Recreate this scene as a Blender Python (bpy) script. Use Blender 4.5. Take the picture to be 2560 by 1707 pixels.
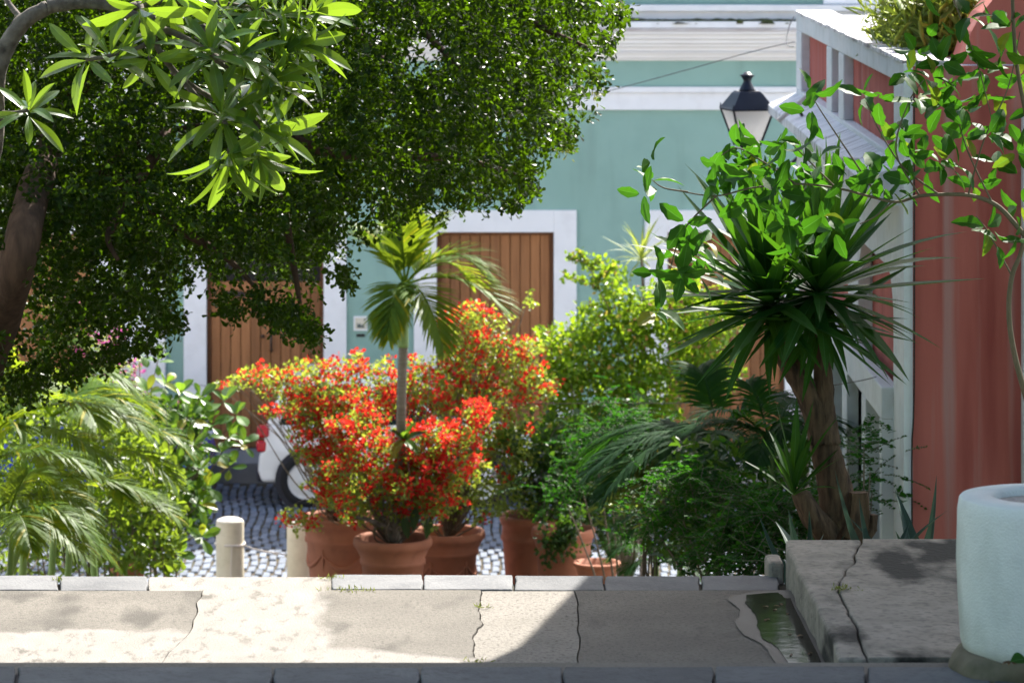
import bpy, bmesh, math, random
import numpy as np
from mathutils import Vector, Matrix

random.seed(7); rng = np.random.default_rng(7)
for o in list(bpy.data.objects): bpy.data.objects.remove(o)
S = bpy.context.scene
COL = S.collection

# ------------------------------------------------------------------ camera
F, CX, HZ, H = 9600.0, 1160.0, -350.0, 8.0      # focal length in photo pixels, vanishing point, camera height above the street
cam = bpy.data.cameras.new('camera'); camo = bpy.data.objects.new('camera', cam); COL.objects.link(camo)
camo.location = (0, 0, H); camo.rotation_euler = (math.radians(90), 0, 0)
cam.sensor_width = 36; cam.lens = 36 * F / 2560
cam.shift_x = (1280 - CX) / 2560; cam.shift_y = (HZ - 853.5) / 2560
cam.clip_start = 0.5; cam.clip_end = 2000
cam.dof.use_dof = True; cam.dof.focus_distance = 21.5; cam.dof.aperture_fstop = 5.2
S.camera = camo
# ------------------------------------------------------------------ light
SUN_AZ, SUN_EL = math.radians(25), math.radians(45)
w = bpy.data.worlds.new('World'); S.world = w; w.use_nodes = True
nt = w.node_tree; bg = nt.nodes['Background']
sky = nt.nodes.new('ShaderNodeTexSky'); sky.sky_type = 'NISHITA'; sky.sun_disc = False
sky.sun_elevation = SUN_EL; sky.sun_rotation = SUN_AZ; sky.air_density = 1.0; sky.dust_density = 3.0; sky.ozone_density = 1.0
nt.links.new(sky.outputs[0], bg.inputs[0]); bg.inputs[1].default_value = 0.105
sl = bpy.data.lights.new('sun', 'SUN'); so = bpy.data.objects.new('sun', sl); COL.objects.link(so)
sl.energy = 4.6; sl.angle = math.radians(0.5); sl.color = (1, 0.95, 0.87)
sdir = Vector((math.sin(SUN_AZ) * math.cos(SUN_EL), math.cos(SUN_AZ) * math.cos(SUN_EL), math.sin(SUN_EL)))
so.rotation_euler = sdir.to_track_quat('Z', 'Y').to_euler(); so.location = (10, 60, 40)
vs = S.view_settings; vs.view_transform = 'Standard'; vs.look = 'None'; vs.exposure = 1.78; vs.gamma = 1; vs.use_curve_mapping = False

S.cycles.max_bounces = 8; S.cycles.diffuse_bounces = 4; S.cycles.glossy_bounces = 3; S.cycles.transmission_bounces = 5

# ------------------------------------------------------------------ helpers
def P(u, v, d): return Vector(((u - CX) * d / F, d, H - (v - HZ) * d / F))
def V(*a): return Vector(a)
def wl(o):
    p = Vector((0, 0, 0))
    while o: p += o.location; o = o.parent
    return p
def tag(o, label=None, cat=None, group=None, kind=None):
    if label: o['label'] = label
    if cat: o['category'] = cat
    if group: o['group'] = group
    if kind: o['kind'] = kind
    return o
def empty(name, loc, label=None, cat=None, group=None):
    o = bpy.data.objects.new(name, None); COL.objects.link(o); o.location = loc; o.empty_display_size = .1
    return tag(o, label, cat, group)
def link(name, me, mat=None, parent=None, loc=None):
    o = bpy.data.objects.new(name, me); COL.objects.link(o)
    if mat and not me.materials: me.materials.append(mat)
    if loc is not None: o.location = loc
    if parent: o.parent = parent
    return o

class MB:
    def __init__(s): s.v = []; s.f = []; s.t = []; s.tint = .5
    def add(s, vs_, fs_):
        b = len(s.v); s.v += [tuple(x) for x in vs_]; s.t += [s.tint] * len(vs_); s.f += [tuple(i + b for i in f) for f in fs_]
    def box(s, a, b):
        (x0, y0, z0), (x1, y1, z1) = a, b
        s.add([(x0,y0,z0),(x1,y0,z0),(x1,y1,z0),(x0,y1,z0),(x0,y0,z1),(x1,y0,z1),(x1,y1,z1),(x0,y1,z1)],
              [(0,3,2,1),(4,5,6,7),(0,1,5,4),(1,2,6,5),(2,3,7,6),(3,0,4,7)])
    def prism(s, poly, z0, z1):                     # poly of (x, y), anticlockwise
        n = len(poly)
        s.add([(x, y, z0) for x, y in poly] + [(x, y, z1) for x, y in poly],
              [tuple(range(n - 1, -1, -1)), tuple(range(n, 2 * n))] + [(i, (i + 1) % n, n + (i + 1) % n, n + i) for i in range(n)])
    def prism_y(s, poly, y0, y1):                   # poly of (x, z), extruded along y
        n = len(poly)
        s.add([(x, y0, z) for x, z in poly] + [(x, y1, z) for x, z in poly],
              [tuple(range(n)), tuple(range(2 * n - 1, n - 1, -1))] + [(i, n + i, n + (i + 1) % n, (i + 1) % n) for i in range(n)])
    def prism_x(s, poly, x0, x1):                   # poly of (y, z), extruded along x
        n = len(poly)
        s.add([(x0, y, z) for y, z in poly] + [(x1, y, z) for y, z in poly],
              [tuple(range(n)), tuple(range(2 * n - 1, n - 1, -1))] + [(i, n + i, n + (i + 1) % n, (i + 1) % n) for i in range(n)])
    def tube(s, pts, r, n=8, cap=True, wob=0.0, ridge=0.0):
        rd = [1 + ridge * random.uniform(-1, 1) for _ in range(n)]
        pts = [Vector(p) for p in pts]; m = len(pts)
        rs = list(r) if hasattr(r, '__len__') else [r] * m
        if len(rs) != m: rs = [np.interp(i / (m - 1), np.linspace(0, 1, len(rs)), rs) for i in range(m)]
        base = len(s.v); vv = []; ref = None
        for i, p in enumerate(pts):
            t = (pts[min(i + 1, m - 1)] - pts[max(i - 1, 0)]).normalized()
            if ref is None: ref = t.cross(Vector((0, 0, 1)) if abs(t.z) < .9 else Vector((1, 0, 0))).normalized()
            ref = (ref - t * ref.dot(t)).normalized(); q = t.cross(ref)
            for k in range(n):
                a = 2 * math.pi * k / n; rr = rs[i] * rd[(k + i // 5) % n] * (1 + wob * random.uniform(-1, 1))
                vv.append(p + ref * (math.cos(a) * rr) + q * (math.sin(a) * rr))
        fs = [(i * n + k, i * n + (k + 1) % n, (i + 1) * n + (k + 1) % n, (i + 1) * n + k) for i in range(m - 1) for k in range(n)]
        if cap: fs += [tuple(range(n - 1, -1, -1)), tuple((m - 1) * n + k for k in range(n))]
        s.add(vv, fs)
    def lathe(s, prof, c, n=32, capb=True, capt=False, wob=None):
        vv = []
        for j, (r, z) in enumerate(prof):
            for k in range(n):
                a = 2 * math.pi * k / n; rr = r * (wob(a, z) if wob else 1)
                vv.append((c[0] + rr * math.cos(a), c[1] + rr * math.sin(a), c[2] + z))
        m = len(prof)
        fs = [(i * n + k, i * n + (k + 1) % n, (i + 1) * n + (k + 1) % n, (i + 1) * n + k) for i in range(m - 1) for k in range(n)]
        if capb: fs.append(tuple(range(n - 1, -1, -1)))
        if capt: fs.append(tuple((m - 1) * n + k for k in range(n)))
        s.add(vv, fs)
    def mesh(s, name, smooth=False, off=None):
        me = bpy.data.meshes.new(name)
        vv = s.v if off is None else [(x - off[0], y - off[1], z - off[2]) for x, y, z in s.v]
        me.from_pydata(vv, [], s.f); me.update()
        a = me.attributes.new('tint', 'FLOAT', 'POINT'); a.data.foreach_set('value', s.t)
        if smooth: me.polygons.foreach_set('use_smooth', [True] * len(me.polygons))
        return me
    def build(s, name, mat, parent=None, smooth=False, bevel=0, kind=None, seg=2):
        off = wl(parent) if parent else None
        o = link(name, s.mesh(name, smooth, off), mat, parent)
        if bevel:
            m = o.modifiers.new('bevel', 'BEVEL'); m.width = bevel; m.segments = seg; m.limit_method = 'ANGLE'
        if kind: o['kind'] = kind
        return o
def one(fn, *a):
    m = MB(); getattr(m, fn)(*a); return m
def smooth_path(pts, n=6):
    pts = [Vector(p) for p in pts]; out = []
    for i in range(len(pts) - 1):
        p0, p1, p2, p3 = pts[max(i - 1, 0)], pts[i], pts[i + 1], pts[min(i + 2, len(pts) - 1)]
        for k in range(n):
            t = k / n
            out.append(.5 * ((2 * p1) + (p2 - p0) * t + (2 * p0 - 5 * p1 + 4 * p2 - p3) * t * t + (3 * p1 - p0 - 3 * p2 + p3) * t ** 3))
    out.append(pts[-1]); return out

# ------------------------------------------------------------------ materials
def newmat(name):
    m = bpy.data.materials.new(name); m.use_nodes = True
    return m, m.node_tree, m.node_tree.nodes['Principled BSDF']
def rgba(c): return (c[0], c[1], c[2], 1)
def surf(name, c1, c2=None, scale=3.0, rough=.8, c3=None, scale3=40.0, amt3=.3, bump=0.0, bscale=60.0, stretch=(1, 1, 1), metal=0, spec=.3, objvar=0.0,
         stain=None, stscale=1.2, stlo=.55, sthi=.7, ststretch=(1, 1, 1)):
    m, n, b = newmat(name); L = n.links
    geo = n.nodes.new('ShaderNodeNewGeometry')
    mp = n.nodes.new('ShaderNodeMapping'); mp.inputs['Scale'].default_value = stretch; L.new(geo.outputs['Position'], mp.inputs[0])
    def noise(sc, det=4, src=mp):
        t = n.nodes.new('ShaderNodeTexNoise'); t.inputs['Scale'].default_value = sc; t.inputs['Detail'].default_value = det
        L.new(src.outputs[0], t.inputs['Vector']); return t.outputs['Fac']
    def ramp(src, lo, hi):
        r = n.nodes.new('ShaderNodeMapRange'); r.inputs[1].default_value = lo; r.inputs[2].default_value = hi; L.new(src, r.inputs[0]); return r.outputs[0]
    def mix(fac, a, bb, typ='MIX'):
        x = n.nodes.new('ShaderNodeMix'); x.data_type = 'RGBA'; x.blend_type = typ
        if isinstance(fac, float): x.inputs[0].default_value = fac
        else: L.new(fac, x.inputs[0])
        for i, c in ((6, a), (7, bb)):
            if isinstance(c, tuple): x.inputs[i].default_value = rgba(c)
            else: L.new(c, x.inputs[i])
        return x.outputs[2]
    col = tuple(c1)
    if c2: col = mix(ramp(noise(scale, 6), .32, .68), tuple(c1), tuple(c2))
    if c3:
        f = ramp(noise(scale3, 3), .5, .75)
        k = n.nodes.new('ShaderNodeMath'); k.operation = 'MULTIPLY'; k.inputs[1].default_value = amt3; L.new(f, k.inputs[0])
        col = mix(k.outputs[0], col, tuple(c3))
    if stain:
        mp2 = n.nodes.new('ShaderNodeMapping'); mp2.inputs['Scale'].default_value = ststretch; mp2.inputs['Location'].default_value = (3.1, 1.7, .4)
        L.new(geo.outputs['Position'], mp2.inputs[0])
        col = mix(ramp(noise(stscale, 8, mp2), stlo, sthi), col, tuple(stain))
    if objvar:
        oi = n.nodes.new('ShaderNodeObjectInfo'); hs = n.nodes.new('ShaderNodeHueSaturation')
        r = n.nodes.new('ShaderNodeMapRange'); r.inputs[3].default_value = 1 - objvar; r.inputs[4].default_value = 1 + objvar
        L.new(oi.outputs['Random'], r.inputs[0]); L.new(r.outputs[0], hs.inputs['Value'])
        if isinstance(col, tuple): hs.inputs['Color'].default_value = rgba(col)
        else: L.new(col, hs.inputs['Color'])
        col = hs.outputs[0]
    if isinstance(col, tuple): b.inputs['Base Color'].default_value = rgba(col)
    else: L.new(col, b.inputs['Base Color'])
    b.inputs['Roughness'].default_value = rough; b.inputs['Metallic'].default_value = metal; b.inputs['Specular IOR Level'].default_value = spec
    if bump:
        bp = n.nodes.new('ShaderNodeBump'); bp.inputs['Strength'].default_value = bump; bp.inputs['Distance'].default_value = .01
        L.new(noise(bscale, 6), bp.inputs['Height']); L.new(bp.outputs[0], b.inputs['Normal'])
    return m
def washed(name, planes, c1, c2, w1, w2, amp=.3, nsc=3.0):
    """grey concrete carrying worn pale cement wash inside the given half planes (a, b, c): a x + b y + c > 0"""
    m = surf(name, c1, c2, 2.2, .92, tuple(x * .42 for x in c1), 52, .75, .8, 110, stain=tuple(x * .62 for x in c1), stscale=4.5, stlo=.56, sthi=.7, ststretch=(1, .45, 1))
    n = m.node_tree; L = n.links; b = n.nodes['Principled BSDF']; base = b.inputs['Base Color'].links[0].from_socket
    geo = n.nodes.new('ShaderNodeNewGeometry'); sep = n.nodes.new('ShaderNodeSeparateXYZ'); L.new(geo.outputs['Position'], sep.inputs[0])
    def noise(sc, det, rough=.62, st=(1, .5, 1)):
        mp = n.nodes.new('ShaderNodeMapping'); mp.inputs['Scale'].default_value = st; L.new(geo.outputs['Position'], mp.inputs[0])
        t = n.nodes.new('ShaderNodeTexNoise'); t.inputs['Scale'].default_value = sc; t.inputs['Detail'].default_value = det; t.inputs['Roughness'].default_value = rough; L.new(mp.outputs[0], t.inputs['Vector']); return t.outputs['Fac']
    def op(o, a, c):
        k = n.nodes.new('ShaderNodeMath'); k.operation = o
        for i, x in enumerate((a, c)):
            if isinstance(x, (int, float)): k.inputs[i].default_value = x
            else: L.new(x, k.inputs[i])
        return k.outputs[0]
    nz = op('MULTIPLY', op('SUBTRACT', noise(nsc, 10), .5), amp * 2); tot = None
    for a, bb, c in planes:
        v = op('ADD', op('ADD', op('MULTIPLY', sep.outputs[0], a), op('MULTIPLY', sep.outputs[1], bb)), c); tot = v if tot is None else op('MAXIMUM', tot, v)
    r = n.nodes.new('ShaderNodeMapRange'); r.inputs[1].default_value = -.03; r.inputs[2].default_value = .05; L.new(op('ADD', tot, nz), r.inputs[0])
    pits = n.nodes.new('ShaderNodeMapRange'); pits.inputs[1].default_value = .53; pits.inputs[2].default_value = .63; pits.inputs[3].default_value = 1; pits.inputs[4].default_value = .15; L.new(noise(13, 8, .7, (1, .35, 1)), pits.inputs[0])
    wm = n.nodes.new('ShaderNodeMix'); wm.data_type = 'RGBA'; wm.inputs[6].default_value = rgba(w1); wm.inputs[7].default_value = rgba(w2); L.new(noise(7, 6), wm.inputs[0])
    x = n.nodes.new('ShaderNodeMix'); x.data_type = 'RGBA'; L.new(op('MULTIPLY', r.outputs[0], pits.outputs[0]), x.inputs[0]); L.new(base, x.inputs[6]); L.new(wm.outputs[2], x.inputs[7]); L.new(x.outputs[2], b.inputs['Base Color'])
    return m
def leafmat(name, dark, light, trans, rough=.4, src='tint', tfac=.4, third=None, spec=.5, vein=False):
    m, n, b = newmat(name); L = n.links
    if src == 'tint':
        at = n.nodes.new('ShaderNodeAttribute'); at.attribute_name = 'tint'; f = at.outputs['Fac']
    else:
        at = n.nodes.new('ShaderNodeObjectInfo'); f = at.outputs['Random']
    r = n.nodes.new('ShaderNodeValToRGB'); L.new(f, r.inputs[0])
    e = r.color_ramp.elements; e[0].color = rgba(dark); e[1].color = rgba(light); e[1].position = .9 if third else 1
    if third: x = e.new(.97); x.color = rgba(third)
    col = r.outputs[0]
    geo = n.nodes.new('ShaderNodeNewGeometry'); nz = n.nodes.new('ShaderNodeTexNoise'); nz.inputs['Scale'].default_value = 18; nz.inputs['Detail'].default_value = 4
    L.new(geo.outputs['Position'], nz.inputs['Vector'])
    hs = n.nodes.new('ShaderNodeHueSaturation'); mr = n.nodes.new('ShaderNodeMapRange'); mr.inputs[3].default_value = .6; mr.inputs[4].default_value = 1.4
    L.new(nz.outputs['Fac'], mr.inputs[0]); L.new(mr.outputs[0], hs.inputs['Value']); L.new(col, hs.inputs['Color']); col = hs.outputs[0]
    if src == 'obj':
        rb = n.nodes.new('ShaderNodeAttribute'); rb.attribute_name = 'tint'; mxr = n.nodes.new('ShaderNodeMix'); mxr.data_type = 'RGBA'
        sc = n.nodes.new('ShaderNodeMath'); sc.operation = 'MULTIPLY'; sc.inputs[1].default_value = .55; L.new(rb.outputs['Fac'], sc.inputs[0]); L.new(sc.outputs[0], mxr.inputs[0])
        L.new(col, mxr.inputs[6]); mxr.inputs[7].default_value = rgba(tuple(min(1, x * 2.2 + .06) for x in light)); col = mxr.outputs[2]
    L.new(col, b.inputs['Base Color']); b.inputs['Roughness'].default_value = rough; b.inputs['Specular IOR Level'].default_value = spec
    tr = n.nodes.new('ShaderNodeBsdfTranslucent')
    if third:
        mx = n.nodes.new('ShaderNodeMix'); mx.data_type = 'RGBA'; mx.inputs[0].default_value = .5
        L.new(col, mx.inputs[6]); mx.inputs[7].default_value = rgba(trans); L.new(mx.outputs[2], tr.inputs[0])
    else: tr.inputs[0].default_value = rgba(trans)
    ms = n.nodes.new('ShaderNodeMixShader'); ms.inputs[0].default_value = tfac
    L.new(b.outputs[0], ms.inputs[1]); L.new(tr.outputs[0], ms.inputs[2]); L.new(ms.outputs[0], n.nodes['Material Output'].inputs[0])
    return m

M = {}
M['green'] = surf('green_stucco', (.245, .395, .345), (.265, .42, .37), 1.2, .9, (.20, .325, .285), 2.2, .4, .25, 90, stain=(.215, .335, .29), stscale=1.5, stlo=.57, sthi=.78, ststretch=(2, 2, .3))
M['white'] = surf('white_paint', (.76, .77, .78), (.80, .81, .82), 2, .85, (.5, .5, .5), 5, .25, .15, 80)
M['cornice'] = surf('cornice_paint', (.77, .757, .745), (.80, .79, .775), 3, .85, (.55, .53, .5), 4, .2, .15, 60, stretch=(.4, 1, 3))
M['worn'] = surf('worn_fillet', (.42, .36, .33), (.62, .6, .6), 5, .9, stretch=(.6, 1, 1))
M['moss'] = surf('black_moss', (.02, .022, .012), (.06, .075, .02), 6, 1, bump=.8, bscale=50)
M['wood'] = surf('brown_door_wood', (.26, .112, .042), (.34, .15, .058), 3, .55, (.13, .055, .023), 6, .5, .15, 30, stretch=(9, 9, .6), objvar=.22)
M['woodframe'] = surf('door_frame_wood', (.13, .052, .022), (.18, .075, .03), 3, .6, stretch=(9, 9, .6))
M['black'] = surf('black_void', (.006, .006, .006), rough=.5)
M['iron'] = surf('dark_iron', (.035, .03, .028), rough=.45, metal=.6)
M['bluelamp'] = surf('navy_lamp_metal', (.005, .009, .022), (.008, .014, .03), 8, .45, spec=.35)
M['pink'] = surf('pink_lime_wash', (.40, .105, .08), (.46, .135, .105), 2.2, .9, (.22, .04, .032), 1.7, .75, .2, 70, stretch=(2.4, 2.4, .22), stain=(.40, .20, .175), stscale=1.6, stlo=.56, sthi=.72, ststretch=(4, 4, .16))
M['pinkwhite'] = surf('pale_trim_paint', (.62, .66, .66), (.70, .72, .72), 3, .85, (.40, .38, .33), 7, .3, .2, 60)
M['roofslab'] = surf('weathered_roof_boards', (.68, .66, .66), (.75, .74, .74), 1.5, .9, (.10, .09, .09), 2.2, .75, .3, 30, stretch=(.5, 5, 5), stain=(.2, .18, .18), stscale=1.0, stlo=.52, sthi=.68, ststretch=(.5, 3, 1))
M['ledgewhite'] = surf('sooty_cornice_top', (.6, .62, .64), (.68, .7, .72), 2, .9, (.05, .05, .055), 2.4, .8, .3, 40, stretch=(1.2, 4, 1))
M['terracotta'] = surf('terracotta', (.30, .115, .062), (.37, .15, .085), 3, .8, (.2, .085, .05), 9, .5, .2, 60)
M['soil'] = surf('soil', (.035, .024, .016), (.06, .04, .026), 8, 1, bump=.8, bscale=30)
M['bollard'] = surf('cream_bollard_paint', (.52, .47, .34), (.6, .54, .41), 3, .8, (.4, .35, .25), 9, .4, .2, 50, stain=(.16, .42, .34), stscale=5, stlo=.69, sthi=.71)
M['bollardtop'] = surf('bollard_cap', (.58, .53, .45), (.68, .64, .56), 9, .9, bump=.4)
M['planter'] = surf('planter_white_stucco', (.74, .76, .72), (.79, .80, .76), 3, .85, (.58, .60, .58), 8, .4, .5, 110, stain=(.46, .47, .41), stscale=2.2, stlo=.56, sthi=.78, ststretch=(1, 1, .5))
M['sand'] = surf('planter_gravel', (.3, .27, .24), (.5, .46, .42), 60, 1, bump=1, bscale=80)
M['rock'] = surf('mossy_rock_base', (.12, .10, .07), (.2, .17, .12), 6, .95, (.05, .06, .025), 9, .6, .9, 18)
M['concrete'] = surf('old_concrete', (.125, .114, .098), (.165, .15, .13), 2.2, .9, (.06, .055, .048), 60, .6, .6, 120, stain=(.235, .22, .195), stscale=3.6, stlo=.62, sthi=.70, ststretch=(1, .35, 1))
CC = ((.125, .114, .098), (.17, .155, .134)); WW = ((.18, .167, .149), (.31, .29, .262))
M['slab1'] = washed('concrete_with_worn_wash', [(0, -1, 17.93)], *CC, *WW)
M['slab2'] = washed('concrete_with_broad_wash', [(-1, 0, -.66), (-.25, -1, 17.35)], *CC, *WW, amp=.22)
M['slab4'] = washed('shaded_old_concrete', [(0, -1, 15.5)], *CC, *WW, amp=.8)
M['cement'] = surf('pale_cement_skim', (.205, .19, .17), (.255, .238, .214), 3, .9, (.12, .11, .097), 26, .8, .6, 90, stretch=(1, .4, 1), stain=(.165, .15, .13), stscale=3.4, stlo=.54, sthi=.64, ststretch=(.8, .4, 1))
M['gravelcon'] = surf('pebbly_concrete', (.19, .175, .152), (.23, .212, .187), 2.5, .95, (.045, .04, .036), 48, .85, .7, 90)
M['kerbstone'] = surf('slate_kerb_stone', (.10, .103, .11), (.15, .153, .158), 4, .85, (.18, .18, .18), 30, .5, .5, 60, objvar=.14)
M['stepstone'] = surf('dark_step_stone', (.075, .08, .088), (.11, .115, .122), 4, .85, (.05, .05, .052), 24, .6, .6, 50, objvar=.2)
M['ledge'] = surf('lichened_ledge_concrete', (.21, .19, .16), (.32, .285, .24), 5, .95, (.10, .092, .08), 28, .7, 1.0, 34, stain=(.028, .027, .023), stscale=1.9, stlo=.49, sthi=.57, ststretch=(1, .5, 1))
M['crack'] = surf('dark_joint_dirt', (.035, .032, .026), (.07, .065, .045), 20, 1)
M['wet'] = surf('wet_concrete', (.045, .042, .038), (.065, .06, .055), 4, .55, spec=.12, bump=.12, bscale=60)
M['street'] = surf('mossy_street_bed', (.09, .10, .045), (.15, .16, .08), 9, 1, (.03, .03, .02), 20, .6, .6, 40)
M['brick'] = surf('blue_paving_brick', (.10, .128, .175), (.155, .175, .21), 6, .7, (.07, .085, .125), 14, .5, .3, 40, objvar=.22, spec=.3)
M['walk'] = surf('sidewalk_concrete', (.2, .2, .2), (.27, .265, .26), 3, .9, bump=.3)
M['earth'] = surf('bed_earth', (.05, .036, .022), (.09, .07, .04), 4, 1, (.03, .05, .015), 7, .5, .8, 12)
M['bark'] = surf('yucca_bark', (.05, .031, .02), (.125, .08, .05), 9, .95, (.012, .008, .006), 10, .9, 1.0, 26, stretch=(3, 3, .6))
M['treebark'] = surf('dark_bark', (.05, .03, .02), (.10, .06, .04), 8, .95, bump=.8, bscale=20, stretch=(2, 2, .5))
M['greybark'] = surf('grey_gnarled_bark', (.085, .072, .06), (.17, .15, .128), 14, .95, (.03, .025, .02), 16, .8, 1.0, 34)
M['twig'] = surf('twig_bark', (.12, .095, .07), (.2, .165, .13), 15, .9)
M['vinestem'] = surf('vine_stem', (.13, .11, .07), (.17, .13, .09), 15, .8)
M['palmtrunk'] = surf('palm_trunk_grey', (.17, .15, .125), (.25, .225, .19), 8, .9, (.10, .08, .06), 3, .5, .5, 40, stretch=(1, 1, 12))
M['crownshaft'] = surf('palm_crownshaft', (.16, .27, .09), (.24, .36, .13), 4, .5)
M['carwhite'] = surf('white_car_paint', (.72, .73, .73), rough=.25, spec=.5)
M['carblue'] = surf('blue_car_paint', (.008, .035, .42), rough=.3, spec=.5)
M['rubber'] = surf('tyre_rubber', (.012, .012, .013), rough=.8)
M['hub'] = surf('pale_wheel', (.55, .56, .56), rough=.4)
M['redlamp'] = surf('tail_lamp_red', (.45, .01, .015), rough=.15, spec=.6)
M['trimblack'] = surf('black_trim', (.02, .022, .03), rough=.5)
M['tile'] = surf('cream_tile', (.66, .62, .5), (.6, .55, .42), 9, .5)
M['tilemark'] = surf('tile_print', (.06, .08, .08), (.14, .18, .16), 30, .5)
M['wire'] = surf('grey_cable', (.1, .1, .11), rough=.6)
M['rope'] = surf('pale_rope', (.6, .55, .5), rough=.9)
M['plasticwhite'] = surf('cream_plastic', (.62, .58, .52), rough=.5)
def glassmat(name, col, rough=.05):
    m, n, b = newmat(name); b.inputs['Base Color'].default_value = rgba(col); b.inputs['Roughness'].default_value = rough
    b.inputs['Specular IOR Level'].default_value = .8; return m
M['carglass'] = glassmat('car_glass', (.01, .018, .022))
def frosted(name):
    m, n, b = newmat(name); L = n.links
    b.inputs['Base Color'].default_value = (.85, .85, .86, 1); b.inputs['Roughness'].default_value = .35
    tr = n.nodes.new('ShaderNodeBsdfTranslucent'); tr.inputs[0].default_value = (.92, .92, .93, 1)
    ms = n.nodes.new('ShaderNodeMixShader'); ms.inputs[0].default_value = .6
    L.new(b.outputs[0], ms.inputs[1]); L.new(tr.outputs[0], ms.inputs[2]); L.new(ms.outputs[0], n.nodes['Material Output'].inputs[0]); return m
M['frost'] = frosted('frosted_pane')
def water():
    m, n, b = newmat('puddle_water'); L = n.links
    b.inputs['Base Color'].default_value = (.022, .02, .016, 1); b.inputs['Roughness'].default_value = .09; b.inputs['Specular IOR Level'].default_value = .5; b.inputs['IOR'].default_value = 1.07
    geo = n.nodes.new('ShaderNodeNewGeometry'); t = n.nodes.new('ShaderNodeTexNoise'); t.inputs['Scale'].default_value = 9
    L.new(geo.outputs['Position'], t.inputs['Vector']); bp = n.nodes.new('ShaderNodeBump'); bp.inputs['Strength'].default_value = .04; bp.inputs['Distance'].default_value = .02
    L.new(t.outputs['Fac'], bp.inputs['Height']); L.new(bp.outputs[0], b.inputs['Normal']); return m
M['water'] = water()
# foliage
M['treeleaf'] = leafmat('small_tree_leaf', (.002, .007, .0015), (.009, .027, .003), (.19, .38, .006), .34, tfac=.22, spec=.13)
M['plumeria'] = leafmat('plumeria_leaf', (.016, .055, .018), (.045, .115, .022), (.30, .48, .025), .33, 'obj', .34, spec=.5)
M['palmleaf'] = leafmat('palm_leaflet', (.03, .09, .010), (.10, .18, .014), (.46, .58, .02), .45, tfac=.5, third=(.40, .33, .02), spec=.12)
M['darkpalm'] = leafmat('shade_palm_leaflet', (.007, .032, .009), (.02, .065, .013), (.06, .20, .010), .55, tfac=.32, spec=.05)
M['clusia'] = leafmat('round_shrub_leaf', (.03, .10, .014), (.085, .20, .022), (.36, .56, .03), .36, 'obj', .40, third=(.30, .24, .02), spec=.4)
M['hedge'] = leafmat('yellow_green_leaf', (.04, .12, .010), (.13, .24, .018), (.46, .64, .02), .38, tfac=.55, third=(.45, .20, .08), spec=.22)
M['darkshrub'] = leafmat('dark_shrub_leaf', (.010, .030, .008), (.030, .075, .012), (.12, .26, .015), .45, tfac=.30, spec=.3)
M['fernleaf'] = leafmat('feathery_leaf', (.008, .036, .010), (.022, .078, .014), (.06, .24, .010), .55, tfac=.34, spec=.05)
M['varileaf'] = leafmat('variegated_leaf', (.10, .16, .03), (.28, .33, .09), (.3, .4, .06), .45, tfac=.3, spec=.3)
M['bleaf'] = leafmat('bougainvillea_leaf', (.045, .10, .016), (.15, .20, .04), (.44, .54, .05), .45, tfac=.42, spec=.3)
M['hedge2'] = leafmat('left_bed_leaf', (.014, .05, .010), (.08, .16, .02), (.34, .48, .03), .4, tfac=.36, spec=.3)
M['bract'] = leafmat('red_bract', (.34, .008, .014), (.60, .035, .022), (.84, .055, .03), .6, tfac=.42, spec=.2)
M['purplebract'] = leafmat('magenta_bract', (.36, .04, .22), (.52, .08, .3), (.6, .1, .4), .55, tfac=.4, spec=.25)
M['yucca'] = leafmat('yucca_blade', (.005, .028, .010), (.013, .055, .012), (.12, .34, .012), .45, 'obj', .24, spec=.1)
M['vineleaf'] = leafmat('vine_leaf', (.012, .06, .006), (.032, .11, .010), (.09, .30, .006), .5, 'obj', .42, third=(.25, .22, .02), spec=.25)
M['agave'] = leafmat('agave_leaf', (.014, .034, .026), (.03, .055, .045), (.05, .1, .06), .55, 'obj', .1, spec=.2)
M['grass'] = leafmat('roof_grass', (.12, .19, .025), (.30, .33, .07), (.42, .52, .07), .5, tfac=.45)
M['tuft'] = leafmat('joint_grass', (.10, .14, .02), (.28, .28, .07), (.3, .35, .05), .6, tfac=.35)
M['dryleaf'] = leafmat('dry_leaf', (.10, .05, .02), (.2, .11, .05), (.2, .1, .04), .7, 'obj', .3)

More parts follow.
